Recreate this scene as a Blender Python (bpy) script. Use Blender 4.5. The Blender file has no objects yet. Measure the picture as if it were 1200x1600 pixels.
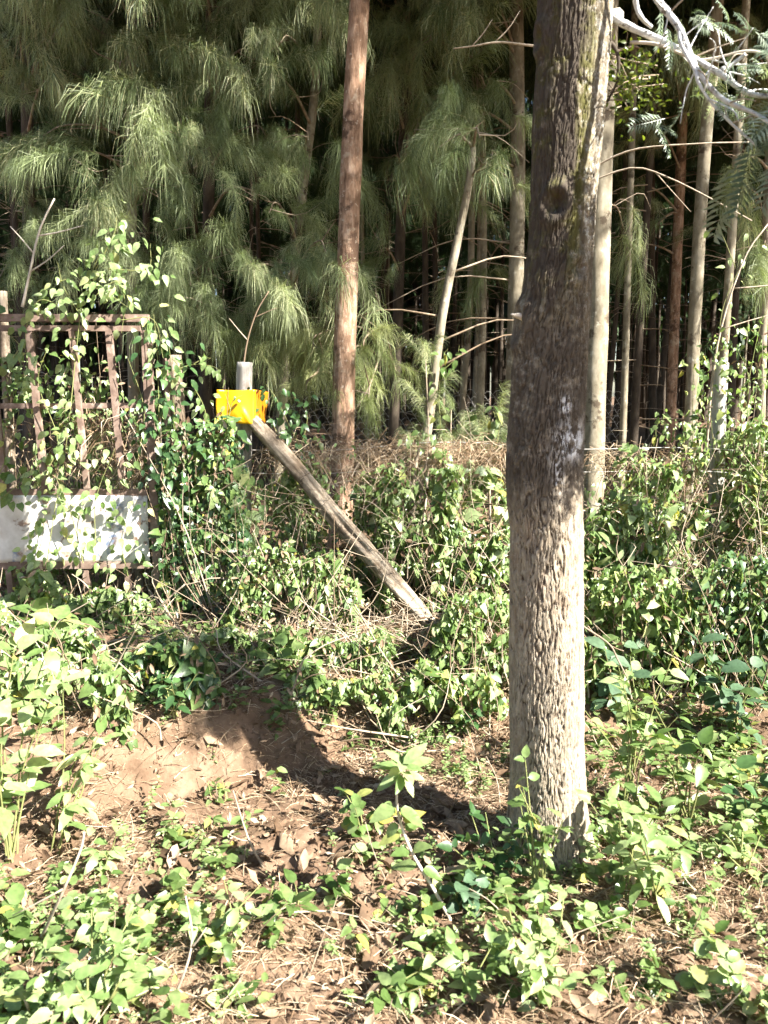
import bpy, math, random
import numpy as np
from mathutils import Matrix, Vector

rng = np.random.default_rng(7)
random.seed(7)
S = bpy.context.scene
COL = S.collection
R = math.radians

# ------------------------------------------------------------------ camera
EYE = np.array([0.0, 0.0, 1.6])
PITCH = R(8.5)
FPX = 1232.0
cam_d = bpy.data.cameras.new('camera')
cam = bpy.data.objects.new('camera', cam_d)
COL.objects.link(cam)
cam.location = EYE
cam.rotation_euler = (R(90) - PITCH, 0, 0)
cam_d.sensor_fit = 'VERTICAL'
cam_d.sensor_height = 24.0
cam_d.lens = 24.0 * FPX / 1600.0
cam_d.clip_start = 0.05
cam_d.clip_end = 2000
cam_d.dof.use_dof = True
cam_d.dof.focus_distance = 5.0
cam_d.dof.aperture_fstop = 3.2
S.camera = cam

# ------------------------------------------------------------------ sky, sun, exposure
SUN_EL = 38.0
sx, sy = 0.84, -0.54                      # horizontal direction towards the sun
n_ = math.hypot(sx, sy); sx /= n_; sy /= n_
TOSUN = np.array([sx * math.cos(R(SUN_EL)), sy * math.cos(R(SUN_EL)), math.sin(R(SUN_EL))])
world = bpy.data.worlds.new('World')
S.world = world
world.use_nodes = True
wn = world.node_tree.nodes
sky = wn.new('ShaderNodeTexSky')
sky.sky_type = 'NISHITA'
sky.sun_disc = False
sky.sun_elevation = R(SUN_EL)
sky.sun_rotation = math.atan2(sx, sy)
world.node_tree.links.new(sky.outputs[0], wn['Background'].inputs['Color'])
wn['Background'].inputs['Strength'].default_value = 0.05
sun_d = bpy.data.lights.new('sun', 'SUN')
sun_d.energy = 5.0
sun_d.angle = R(0.5)
sun_d.color = (1.0, 0.955, 0.87)
sun = bpy.data.objects.new('sun', sun_d)
COL.objects.link(sun)
sun.rotation_euler = Vector(TOSUN).to_track_quat('Z', 'Y').to_euler()
sun.location = (8, -5, 9)
S.view_settings.view_transform = 'Standard'
S.view_settings.look = 'None'
S.view_settings.gamma = 1.0
S.view_settings.use_curve_mapping = False
S.view_settings.exposure = 2.4
S.cycles.max_bounces = 3
S.cycles.diffuse_bounces = 2
S.cycles.glossy_bounces = 1
S.cycles.transmission_bounces = 2
S.cycles.caustics_reflective = False
S.cycles.caustics_refractive = False
S.cycles.use_adaptive_sampling = True
S.cycles.adaptive_threshold = 0.04
S.cycles.transparent_max_bounces = 4
S.cycles.sample_clamp_indirect = 4.0

# ------------------------------------------------------------------ numeric helpers
def hash2(ix, iy, seed=0):
    h = (ix.astype(np.int64) * 374761393 + iy.astype(np.int64) * 668265263 + seed * 974634777) & 0xFFFFFFFF
    h = ((h ^ (h >> 13)) * 1274126177) & 0xFFFFFFFF
    h = ((h ^ (h >> 16)) * 2246822519) & 0xFFFFFFFF
    return ((h ^ (h >> 15)) & 0xFFFFFF) / float(0xFFFFFF)

def vnoise(x, y, seed=0):
    x = np.asarray(x, float); y = np.asarray(y, float)
    ix = np.floor(x); iy = np.floor(y)
    fx = x - ix; fy = y - iy
    fx = fx * fx * (3 - 2 * fx); fy = fy * fy * (3 - 2 * fy)
    a = hash2(ix, iy, seed); b = hash2(ix + 1, iy, seed)
    c = hash2(ix, iy + 1, seed); d = hash2(ix + 1, iy + 1, seed)
    return (a * (1 - fx) + b * fx) * (1 - fy) + (c * (1 - fx) + d * fx) * fy

def fbm(x, y, seed=0, o=4):
    s = 0; a = 0.5; t = 0
    for i in range(o):
        s = s + a * vnoise(x * 2 ** i, y * 2 ** i, seed + i * 17); t += a; a *= 0.5
    return s / t

def sstep(a, b, x):
    t = np.clip((x - a) / (b - a), 0, 1)
    return t * t * (3 - 2 * t)

def ground_h(x, y):
    x = np.asarray(x, float); y = np.asarray(y, float)
    yb = np.interp(x, [-6, -2.0, -1.2, -0.5, 0.1, 1.0, 3.0, 6], [2.45, 2.6, 2.72, 3.08, 3.3, 3.4, 3.3, 3.3])
    yb = yb + 0.12 * (fbm(x * 2.2, x * 0 + 3.3, 5) - 0.5)
    wd = np.interp(x, [-2, -0.4, 0.3, 2], [0.34, 0.34, 0.7, 0.9])
    h = 0.30 * sstep(0, 1, (y - yb) / wd)
    h = h + 0.16 * sstep(3.6, 6.5, y) + 0.2 * sstep(8, 30, y)
    near = 1 - sstep(9, 16, y)
    h = h + near * (0.05 * (fbm(x * 1.7, y * 1.7, 11) - 0.5) + 0.07 * (fbm(x * 6, y * 6, 21, 3) - 0.5) + 0.042 * (fbm(x * 22, y * 22, 31, 3) - 0.5))
    h = h - 0.04 * np.exp(-((x + 0.15) ** 2 + (y - 3.05) ** 2) / 0.06)
    return h

def ray(px, py):
    u = (px - 600.0) / FPX; v = (800.0 - py) / FPX
    c, s = math.cos(PITCH), math.sin(PITCH)
    return np.array([u, c + v * s, -s + v * c])

def at(px, py, Y):
    d = ray(px, py)
    return EYE + d * (Y / d[1])

def on_ground(px, py):
    d = ray(px, py)
    t = 1.2
    while t < 60:
        p = EYE + d * t
        if p[2] <= float(ground_h(p[0], p[1])):
            return p
        t += 0.01
    return EYE + d * 20

def gz(x, y):
    return float(ground_h(x, y))

def unit(a):
    a = np.asarray(a, float)
    return a / (np.linalg.norm(a, axis=-1, keepdims=True) + 1e-9)

def rdir(s=1.0): return rng.normal(0, s, 3)

# ------------------------------------------------------------------ mesh building
class TM:
    def __init__(self):
        self.V = []; self.F = []; self.A = []; self.M = []; self.n = 0
    def add(self, V, F, a=0.0, m=0):
        V = np.asarray(V, float).reshape(-1, 3); F = np.asarray(F, int).reshape(-1, 3)
        self.V.append(V); self.F.append(F + self.n); self.n += len(V)
        self.A.append(np.full(len(V), a, float) if np.isscalar(a) else np.asarray(a, float))
        self.M.append(np.full(len(F), m, int))
        return self
    def mesh(self, name, mats, smooth=True):
        V = np.concatenate(self.V); F = np.concatenate(self.F); A = np.concatenate(self.A); Mi = np.concatenate(self.M)
        me = bpy.data.meshes.new(name)
        me.vertices.add(len(V)); me.vertices.foreach_set('co', V.astype(np.float32).ravel())
        me.loops.add(F.size); me.loops.foreach_set('vertex_index', F.astype(np.int32).ravel())
        me.polygons.add(len(F))
        me.polygons.foreach_set('loop_start', (np.arange(len(F)) * 3).astype(np.int32))
        me.polygons.foreach_set('loop_total', np.full(len(F), 3, np.int32))
        if not isinstance(mats, (list, tuple)): mats = [mats]
        for m in mats: me.materials.append(m)
        me.polygons.foreach_set('material_index', Mi.astype(np.int32))
        me.polygons.foreach_set('use_smooth', np.full(len(F), bool(smooth)))
        at_ = me.attributes.new('rnd', 'FLOAT', 'POINT')
        at_.data.foreach_set('value', A.astype(np.float32))
        me.update(calc_edges=True)
        return me

def new(name, data, parent=None, loc=None, **kw):
    o = bpy.data.objects.new(name, data)
    COL.objects.link(o)
    if parent is not None: o.parent = parent
    if loc is not None: o.location = loc
    for k, v in kw.items(): o[k] = v
    return o

def thing(name, label, cat, loc=(0, 0, 0), group=None):
    o = new(name, None, None, loc, label=label, category=cat)
    o.empty_display_size = 0.1
    if group: o['group'] = group
    return o

def tube(pts, rad, n=6, wob=0.0, cap=True):
    pts = np.asarray(pts, float); k = len(pts)
    rad = np.full(k, rad, float) if np.isscalar(rad) else np.asarray(rad, float)
    tan = np.gradient(pts, axis=0) if k > 2 else np.repeat((pts[1] - pts[0])[None], k, 0)
    tan = unit(tan)
    ref = np.array([0, 0, 1.0]) if abs(tan[:, 2]).mean() < 0.8 else np.array([1.0, 0, 0])
    a = unit(np.cross(tan, ref)); b = np.cross(tan, a)
    th = np.arange(n) * 2 * math.pi / n
    rr = rad[:, None] * (1 + (wob * (rng.random((k, n)) - 0.5) if wob else 0))
    V = pts[:, None] + rr[..., None] * (np.cos(th)[None, :, None] * a[:, None] + np.sin(th)[None, :, None] * b[:, None])
    V = V.reshape(-1, 3)
    i = np.arange(k - 1)[:, None] * n; j = np.arange(n)[None]; j2 = (j + 1) % n
    q = np.stack([i + j, i + j2, i + n + j2, i + n + j], -1).reshape(-1, 4)
    F = np.concatenate([q[:, [0, 2, 1]], q[:, [0, 3, 2]]])
    if cap:
        V = np.concatenate([V, pts[:1], pts[-1:]])
        c0, c1 = k * n, k * n + 1
        jj = np.arange(n); e = (k - 1) * n
        F = np.concatenate([F, np.stack([np.full(n, c0), jj, (jj + 1) % n], -1), np.stack([np.full(n, c1), e + (jj + 1) % n, e + jj], -1)])
    return V, F

def rough_tube(P, rad, n=14, amp=.2, fx=3.0, fz=9.0, seed=1, flat=0.0, split=()):
    V, F = tube(P, rad, n)
    k = len(P); th = np.arange(n) * 2 * math.pi / n
    A, Z = np.meshgrid(th, np.linspace(0, 1, k))
    m_ = 1 + amp * (fbm(np.cos(A) * fx + 20, np.sin(A) * fx + Z * fz, seed, 4) - .5) * 2 + .5 * amp * (vnoise(A / 6.2832 * n * 1.0, Z * 2.5, seed + 5) - .5)
    if flat: m_ = np.minimum(m_, flat / np.maximum(np.abs(np.cos(A - 1.0)), .2))
    for (a0, z0, z1, dp) in split:
        m_ = m_ * (1 - dp * np.exp(-(np.angle(np.exp(1j * (A - a0 - .5 * np.sin(Z * 5 + a0)))) / .22) ** 2) * sstep(z0, z0 + .08, Z) * (1 - sstep(z1 - .1, z1, Z)))
    W = V[:k * n].reshape(k, n, 3)
    W = P[:, None] + (W - P[:, None]) * m_[..., None]
    V[:k * n] = W.reshape(-1, 3)
    return V, F

def spline(ctrl, n=12):
    ctrl = np.asarray(ctrl, float); k = len(ctrl)
    if k == 2:
        t = np.linspace(0, 1, n)[:, None]; return ctrl[0] * (1 - t) + ctrl[1] * t
    P = np.concatenate([[2 * ctrl[0] - ctrl[1]], ctrl, [2 * ctrl[-1] - ctrl[-2]]])
    out = []
    for t in np.linspace(0, k - 1 - 1e-6, n):
        i = int(t); u = t - i
        p0, p1, p2, p3 = P[i:i + 4]
        out.append(0.5 * (2 * p1 + (p2 - p0) * u + (2 * p0 - 5 * p1 + 4 * p2 - p3) * u * u + (3 * p1 - p0 - 3 * p2 + p3) * u ** 3))
    return np.array(out)

def frames(tip, nor):
    """rotation matrices whose columns are side, tip, normal"""
    tip = unit(tip); side = unit(np.cross(tip, nor)); nn = np.cross(side, tip)
    return np.stack([side, tip, nn], -1)

def scatter(T, pos, Rm, sc, a=None, m=0, tm=None):
    V, F = T
    pos = np.asarray(pos, float); N = len(pos)
    sc = np.full(N, sc, float) if np.isscalar(sc) else np.asarray(sc)
    if sc.ndim == 1: sc = np.repeat(sc[:, None], 3, 1)
    W = np.einsum('nij,nkj->nki', Rm, V[None] * sc[:, None]) + pos[:, None]
    FF = F[None] + (np.arange(N) * len(V))[:, None, None]
    a = rng.random(N) if a is None else a
    tm = tm or TM()
    tm.add(W.reshape(-1, 3), FF.reshape(-1, 3), np.repeat(a, len(V)), m)
    return tm

# ------------------------------------------------------------------ leaf templates (base at origin, tip along +Y, normal +Z)
def blade(ts, ws, fold=0.25, droop=0.18, lobe=0.0, petiole=0.12, wave=0.0, curl=0.0):
    V = []; mid = []; L = []; Rr = []
    for i, (t, w) in enumerate(zip(ts, ws)):
        z = -droop * t * t
        mid.append(len(V)); V.append((0, petiole + t, z))
        if w > 0:
            wv = wave * (1 if i % 2 else -1)
            L.append((i, len(V))); V.append((-w, petiole + t - (lobe if i == 1 else 0), z + fold * w + wv - curl * w * w * 4))
            Rr.append((i, len(V))); V.append((w, petiole + t - (lobe if i == 1 else 0), z + fold * w - wv - curl * w * w * 4))
    F = []
    l = dict(L); r = dict(Rr)
    for i in range(len(ts) - 1):
        for d, s in ((l, 1), (r, -1)):
            a0, a1 = mid[i], mid[i + 1]
            poly = [a0, a1] + ([d[i + 1]] if i + 1 in d else []) + ([d[i]] if i in d else [])
            if s > 0:
                for q in range(1, len(poly) - 1): F.append((poly[0], poly[q], poly[q + 1]))
            else:
                for q in range(1, len(poly) - 1): F.append((poly[0], poly[q + 1], poly[q]))
    if petiole > 0:
        b = len(V)
        V += [(-0.012, 0, 0), (0.012, 0, 0), (0.008, petiole + 0.02, 0.0), (-0.008, petiole + 0.02, 0.0)]
        F += [(b, b + 1, b + 2), (b, b + 2, b + 3)]
    return np.array(V, float), np.array(F, int)

LEAF = {
    'ovate': [blade([0, .10, .32, .62, .85, 1], [0, .20, .30, .22, .10, 0], .30, .20, .02, .14),
              blade([0, .10, .32, .62, .85, 1], [0, .18, .27, .22, .09, 0], .15, .38, .02, .14, .02)],
    'heart': [blade([0, .06, .26, .56, .82, 1], [0, .30, .42, .31, .12, 0], .18, .22, .12, .3, .0, .15),
              blade([0, .06, .26, .56, .82, 1], [0, .28, .39, .28, .12, 0], .35, .35, .12, .3, .02)],
    'lance': [blade([0, .15, .40, .68, .88, 1], [0, .13, .21, .17, .08, 0], .30, .25, .0, .05),
              blade([0, .15, .40, .68, .88, 1], [0, .12, .19, .18, .09, 0], .15, .45, .0, .05, .015)],
    'round': [blade([0, .12, .38, .68, .90, 1], [0, .24, .38, .34, .18, 0], .20, .15, .03, .12),
              blade([0, .12, .38, .68, .90, 1], [0, .22, .36, .33, .17, 0], .35, .3, .03, .12, .02)],
    'small': [blade([0, .3, .7, 1], [0, .27, .22, 0], .3, .2, .0, .08)],
    'dry':   [blade([0, .2, .5, .8, 1], [0, .14, .2, .12, 0], .7, -.3, .0, .05, .05),
              blade([0, .2, .5, .8, 1], [0, .18, .25, .14, 0], -.5, .5, .0, .05, .06)],
}

def pinnate():
    V = []; F = []
    def q(a, b, c, d):
        k = len(V); V.extend([a, b, c, d]); F.extend([(k, k + 1, k + 2), (k, k + 2, k + 3)])
    q((-.008, 0, 0), (.008, 0, 0), (.004, 1, -.2), (-.004, 1, -.2))
    for i in range(11):
        t = .12 + .085 * i; z = -.2 * t * t; L = .30 * math.sin(math.pi * (.18 + .72 * t)) + .05
        for s in (-1, 1):
            e = (s * L * .8, t + L * .65, z - .06 + .05 * ((i * 7) % 3 - 1))
            m_ = (s * L * .38, t + L * .36, z + .02)
            k = len(V)
            V.extend([(0, t, z), (m_[0], m_[1] - .035, m_[2]), (m_[0], m_[1] + .035, m_[2]), e])
            F.extend([(k, k + 1, k + 2), (k + 1, k + 3, k + 2)] if s > 0 else [(k, k + 2, k + 1), (k + 1, k + 2, k + 3)])
    return np.array(V, float), np.array(F, int)
LEAF['pinnate'] = [pinnate()]
LEAF['tiny'] = LEAF['small']
LOW = {'ovate': [blade([0, .3, .68, 1], [0, .29, .20, 0], .3, .2, 0, 0), blade([0, .3, .68, 1], [0, .26, .20, 0], .15, .4, 0, 0, .02)],
       'heart': [blade([0, .12, .55, 1], [0, .38, .30, 0], .2, .25, .14, 0), blade([0, .12, .55, 1], [0, .35, .27, 0], .35, .35, .14, 0, .02)],
       'small': [blade([0, .3, .7, 1], [0, .27, .22, 0], .3, .2, 0, 0)],
       'dry': [blade([0, .3, .7, 1], [0, .17, .15, 0], .7, -.3, 0, 0, .05), blade([0, .3, .7, 1], [0, .22, .18, 0], -.5, .5, 0, 0, .06)]}

# ------------------------------------------------------------------ materials
def mat(name):
    m = bpy.data.materials.new(name); m.use_nodes = True
    nt = m.node_tree; nt.nodes.clear()
    return m, nt, nt.nodes, nt.links

def ramp(N, stops):
    r = N.new('ShaderNodeValToRGB')
    e = r.color_ramp.elements
    while len(e) < len(stops): e.new(0.5)
    for k, (p, c) in enumerate(stops):
        e[k].position = p; e[k].color = (*c, 1)
    return r

def leaf_mat(name, stops, trans=0.38, rough=0.38, spec=0.5, tgain=(1.25, 1.35, 0.7)):
    m, nt, N, L = mat(name)
    at_ = N.new('ShaderNodeAttribute'); at_.attribute_name = 'rnd'
    oi = N.new('ShaderNodeObjectInfo')
    ad = N.new('ShaderNodeMath'); ad.operation = 'ADD'
    fr = N.new('ShaderNodeMath'); fr.operation = 'FRACT'
    L.new(at_.outputs['Fac'], ad.inputs[0]); L.new(oi.outputs['Random'], ad.inputs[1]); L.new(ad.outputs[0], fr.inputs[0])
    rp = ramp(N, stops); L.new(fr.outputs[0], rp.inputs['Fac'])
    tc = N.new('ShaderNodeTexCoord')
    nz = N.new('ShaderNodeTexNoise'); nz.inputs['Scale'].default_value = 60; nz.inputs['Detail'].default_value = 3
    geo = N.new('ShaderNodeNewGeometry')
    L.new(geo.outputs['Position'], nz.inputs['Vector'])
    mr = N.new('ShaderNodeMapRange'); mr.inputs['From Min'].default_value = .3; mr.inputs['From Max'].default_value = .7
    mr.inputs['To Min'].default_value = .75; mr.inputs['To Max'].default_value = 1.2
    L.new(nz.outputs['Fac'], mr.inputs['Value'])
    mu = N.new('ShaderNodeMix'); mu.data_type = 'RGBA'; mu.blend_type = 'MULTIPLY'; mu.inputs['Factor'].default_value = 1
    L.new(rp.outputs['Color'], mu.inputs['A']); L.new(mr.outputs[0], mu.inputs['B'])
    p = N.new('ShaderNodeBsdfPrincipled')
    p.inputs['Roughness'].default_value = rough; p.inputs['Specular IOR Level'].default_value = spec
    L.new(mu.outputs['Result'], p.inputs['Base Color'])
    tr = N.new('ShaderNodeBsdfTranslucent')
    tm_ = N.new('ShaderNodeMix'); tm_.data_type = 'RGBA'; tm_.blend_type = 'MULTIPLY'; tm_.inputs['Factor'].default_value = 1
    L.new(mu.outputs['Result'], tm_.inputs['A']); tm_.inputs['B'].default_value = (*tgain, 1)
    L.new(tm_.outputs['Result'], tr.inputs['Color'])
    mx = N.new('ShaderNodeMixShader'); mx.inputs['Fac'].default_value = trans
    out = N.new('ShaderNodeOutputMaterial')
    L.new(p.outputs[0], mx.inputs[1]); L.new(tr.outputs[0], mx.inputs[2]); L.new(mx.outputs[0], out.inputs['Surface'])
    return m

def rough_mat(name, stops, scale=(8, 8, 8), rough=0.85, bump=0.4, bdist=0.01, detail=8, spec=0.2, second=None, island=False, dist=0.0):
    """noise-coloured matte surface with fine relief; second = (scale, lo, hi, colour) patches on top"""
    m, nt, N, L = mat(name)
    tc = N.new('ShaderNodeTexCoord')
    mp = N.new('ShaderNodeMapping'); mp.inputs['Scale'].default_value = scale
    L.new(tc.outputs['Object'], mp.inputs['Vector'])
    nz = N.new('ShaderNodeTexNoise'); nz.inputs['Scale'].default_value = 1; nz.inputs['Detail'].default_value = detail
    nz.inputs['Roughness'].default_value = .65; nz.inputs['Distortion'].default_value = dist
    L.new(mp.outputs[0], nz.inputs['Vector'])
    fac = nz.outputs['Fac']
    if island:
        a_ = N.new('ShaderNodeAttribute'); a_.attribute_name = 'rnd'
        s_ = N.new('ShaderNodeMath'); s_.operation = 'MULTIPLY_ADD'; s_.inputs[1].default_value = .7; s_.inputs[2].default_value = -.35
        L.new(a_.outputs['Fac'], s_.inputs[0])
        d_ = N.new('ShaderNodeMath'); d_.operation = 'ADD'
        L.new(s_.outputs[0], d_.inputs[0]); L.new(fac, d_.inputs[1]); fac = d_.outputs[0]
    rp = ramp(N, stops); L.new(fac, rp.inputs['Fac'])
    col = rp.outputs['Color']
    if second:
        for sc_, lo, hi, c_ in second:
            n2 = N.new('ShaderNodeTexNoise'); n2.inputs['Scale'].default_value = sc_; n2.inputs['Detail'].default_value = 6
            n2.inputs['Roughness'].default_value = .7
            L.new(tc.outputs['Object'], n2.inputs['Vector'])
            r2 = N.new('ShaderNodeMapRange'); r2.inputs['From Min'].default_value = lo; r2.inputs['From Max'].default_value = hi
            L.new(n2.outputs['Fac'], r2.inputs['Value'])
            mx = N.new('ShaderNodeMix'); mx.data_type = 'RGBA'
            L.new(r2.outputs[0], mx.inputs['Factor']); L.new(col, mx.inputs['A']); mx.inputs['B'].default_value = (*c_, 1)
            col = mx.outputs['Result']
    p = N.new('ShaderNodeBsdfPrincipled'); p.inputs['Roughness'].default_value = rough
    p.inputs['Specular IOR Level'].default_value = spec
    L.new(col, p.inputs['Base Color'])
    if bump:
        b = N.new('ShaderNodeBump'); b.inputs['Strength'].default_value = bump; b.inputs['Distance'].default_value = bdist
        L.new(nz.outputs['Fac'], b.inputs['Height']); L.new(b.outputs[0], p.inputs['Normal'])
    out = N.new('ShaderNodeOutputMaterial'); L.new(p.outputs[0], out.inputs['Surface'])
    return m

M = {}
M['soil'] = rough_mat('soil', [(.25, (.075, .046, .028)), (.5, (.160, .104, .068)), (.75, (.25, .178, .122))], (9, 9, 9), .95, .9, .02, 10, .1,
                      second=[(3.0, .50, .68, (.12, .08, .05)), (40, .60, .72, (.32, .24, .165))])
M['leaf'] = leaf_mat('green_leaf', [(0, (.062, .115, .028)), (.45, (.132, .200, .060)), (.85, (.215, .280, .112)), (.96, (.30, .31, .09)), (1, (.42, .37, .09))])
M['leaf_pale'] = leaf_mat('pale_leaf', [(0, (.125, .20, .060)), (.5, (.22, .30, .118)), (.9, (.315, .385, .19)), (1, (.42, .41, .16))], .36)
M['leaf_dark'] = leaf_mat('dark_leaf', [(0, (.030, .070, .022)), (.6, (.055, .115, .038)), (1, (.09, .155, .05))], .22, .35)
M['leaf_blue'] = leaf_mat('bluish_leaf', [(0, (.05, .095, .05)), (.6, (.075, .13, .07)), (1, (.11, .165, .10))], .25, .5, .3)
M['leaf_silver'] = leaf_mat('silver_leaf', [(0, (.10, .14, .09)), (.5, (.20, .25, .18)), (1, (.34, .38, .30))], .25, .4)
M['moss_leaf'] = leaf_mat('olive_leaf', [(0, (.05, .075, .010)), (.6, (.10, .13, .016)), (1, (.16, .18, .03))], .4)
M['needle'] = leaf_mat('needle', [(0, (.095, .13, .055)), (.5, (.215, .260, .125)), (.85, (.33, .365, .20)), (1, (.45, .43, .26))], .30, .45, .3)
M['needle_bright'] = leaf_mat('young_needle', [(0, (.11, .145, .05)), (.5, (.22, .255, .10)), (1, (.36, .37, .19))], .32, .45, .3)
M['needle_mid'] = leaf_mat('shade_needle', [(0, (.022, .040, .016)), (.6, (.048, .072, .028)), (1, (.09, .11, .05))], .25, .5, .25)  # darkened copy of needle; inner-crown shade put into the colour
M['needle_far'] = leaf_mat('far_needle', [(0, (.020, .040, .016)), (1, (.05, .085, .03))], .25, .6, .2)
M['dry'] = leaf_mat('dry_leaf', [(0, (.09, .055, .032)), (.45, (.19, .125, .08)), (.85, (.31, .225, .15)), (1, (.50, .41, .31))], .15, .7, .2, (1.1, 1, .8))
M['straw'] = leaf_mat('dead_needle', [(0, (.15, .095, .055)), (.5, (.34, .24, .15)), (1, (.56, .46, .33))], .2, .7, .2, (1.1, 1, .8))
M['stem'] = rough_mat('green_stem', [(.3, (.13, .16, .05)), (.7, (.25, .24, .10))], (30, 30, 8), .7, .2, .002)
M['twig'] = rough_mat('dry_twig', [(.3, (.16, .115, .075)), (.7, (.38, .31, .23))], (25, 25, 6), .85, .4, .003, island=True)
M['twig_pale'] = rough_mat('pale_twig', [(.3, (.36, .30, .23)), (.7, (.62, .56, .47))], (30, 30, 6), .8, .3, .003)
M['twig_mid'] = rough_mat('weathered_twig', [(.3, (.20, .155, .11)), (.7, (.46, .39, .30))], (40, 40, 20), .9, .5, .004)
M['bark_red'] = rough_mat('reddish_bark', [(.30, (.11, .065, .042)), (.5, (.28, .175, .115)), (.70, (.46, .33, .24))], (26, 26, 7), .9, 1.0, .02, 8, .1,
                          second=[(9, .55, .66, (.38, .30, .22)), (4.1, .52, .60, (.10, .062, .042)), (30, .60, .66, (.45, .38, .30))])
M['bark_pale'] = rough_mat('pale_bark', [(.3, (.12, .10, .068)), (.5, (.22, .19, .135)), (.72, (.34, .305, .235))], (14, 14, 7), .85, .5, .008, 8, .15,
                           second=[(11, .58, .70, (.42, .40, .33)), (5, .56, .62, (.085, .065, .045))])
M['bark_dark'] = rough_mat('dark_bark', [(.3, (.030, .023, .017)), (.7, (.095, .075, .056))], (16, 16, 6), .9, .6, .01)
M['wood_grey'] = rough_mat('weathered_wood', [(.30, (.10, .078, .056)), (.48, (.26, .21, .155)), (.70, (.44, .375, .30))], (46, 46, 2.6), .88, .9, .008, 9, .15, dist=.4,
                           second=[(7, .50, .62, (.13, .095, .065)), (3, .50, .60, (.11, .082, .058))])
M['wood_pale'] = rough_mat('bleached_wood', [(.30, (.20, .185, .165)), (.48, (.36, .335, .30)), (.70, (.52, .49, .45))], (46, 46, 2.6), .88, .8, .006, 9, .15, dist=.4, second=[(6, .56, .68, (.22, .185, .15))])
M['rust'] = rough_mat('rusty_steel', [(.25, (.085, .056, .044)), (.5, (.185, .128, .10)), (.75, (.31, .245, .20))], (16, 16, 16), .85, .4, .003, 9, .2,
                      second=[(4, .56, .66, (.40, .32, .26))])
M['limb_white'] = rough_mat('whitish_limb_bark', [(.3, (.36, .37, .36)), (.55, (.60, .61, .60)), (.8, (.74, .74, .71))], (34, 34, 34), .8, .5, .004, 8, .15,
                            second=[(24, .55, .62, (.13, .115, .095)), (60, .58, .66, (.24, .22, .19))])
M['wire'] = rough_mat('fence_wire', [(.3, (.34, .31, .28)), (.7, (.56, .54, .50))], (30, 30, 30), .55, 0, .001)

def paint_mat():
    m, nt, N, L = mat('white_painted_sheet')
    tc = N.new('ShaderNodeTexCoord')
    def nz(s, d=6):
        n = N.new('ShaderNodeTexNoise'); n.inputs['Scale'].default_value = s; n.inputs['Detail'].default_value = d
        n.inputs['Roughness'].default_value = .65
        L.new(tc.outputs['Object'], n.inputs['Vector']); return n
    def mask(n, lo, hi):
        r = N.new('ShaderNodeMapRange'); r.inputs['From Min'].default_value = lo; r.inputs['From Max'].default_value = hi
        L.new(n.outputs['Fac'], r.inputs['Value']); return r.outputs[0]
    col = None
    base = ramp(N, [(.3, (.40, .37, .33)), (.6, (.62, .60, .56))]); L.new(nz(6).outputs['Fac'], base.inputs['Fac'])
    col = base.outputs['Color']
    for s, lo, hi, c in ((3.4, .57, .62, (.16, .20, .30)), (7, .57, .68, (.30, .21, .14)), (14, .60, .68, (.16, .10, .07)), (2.2, .54, .70, (.36, .30, .24))):
        mx = N.new('ShaderNodeMix'); mx.data_type = 'RGBA'
        L.new(mask(nz(s), lo, hi), mx.inputs['Factor']); L.new(col, mx.inputs['A']); mx.inputs['B'].default_value = (*c, 1)
        col = mx.outputs['Result']
    p = N.new('ShaderNodeBsdfPrincipled'); p.inputs['Roughness'].default_value = .6
    L.new(col, p.inputs['Base Color'])
    out = N.new('ShaderNodeOutputMaterial'); L.new(p.outputs[0], out.inputs['Surface'])
    return m
M['paint'] = paint_mat()

def yellow_mat():
    m, nt, N, L = mat('yellow_plastic')
    tc = N.new('ShaderNodeTexCoord')
    n = N.new('ShaderNodeTexNoise'); n.inputs['Scale'].default_value = 14; n.inputs['Detail'].default_value = 6
    L.new(tc.outputs['Object'], n.inputs['Vector'])
    r = ramp(N, [(.35, (.58, .30, .003)), (.6, (.68, .39, .005))]); L.new(n.outputs['Fac'], r.inputs['Fac'])
    n2 = N.new('ShaderNodeTexNoise'); n2.inputs['Scale'].default_value = 30; n2.inputs['Detail'].default_value = 4
    L.new(tc.outputs['Object'], n2.inputs['Vector'])
    k = N.new('ShaderNodeMapRange'); k.inputs['From Min'].default_value = .74; k.inputs['From Max'].default_value = .80
    L.new(n2.outputs['Fac'], k.inputs['Value'])
    mx = N.new('ShaderNodeMix'); mx.data_type = 'RGBA'
    L.new(k.outputs[0], mx.inputs['Factor']); L.new(r.outputs['Color'], mx.inputs['A']); mx.inputs['B'].default_value = (.30, .17, .02, 1)
    p = N.new('ShaderNodeBsdfPrincipled'); p.inputs['Roughness'].default_value = .35
    L.new(mx.outputs['Result'], p.inputs['Base Color'])
    t = N.new('ShaderNodeBsdfTranslucent'); t.inputs['Color'].default_value = (.8, .36, .004, 1)
    ms = N.new('ShaderNodeMixShader'); ms.inputs['Fac'].default_value = .10
    L.new(p.outputs[0], ms.inputs[1]); L.new(t.outputs[0], ms.inputs[2])
    out = N.new('ShaderNodeOutputMaterial'); L.new(ms.outputs[0], out.inputs['Surface'])
    return m
M['yellow'] = yellow_mat()
M['shaded_yellow'] = rough_mat('shaded_yellow_plastic', [(.35, (.34, .115, .004)), (.65, (.46, .17, .005))], (12, 12, 12), .4, .1, .002, 6, .4)  # flap is the same yellow plastic; its backlit shade is in the colour

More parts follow.
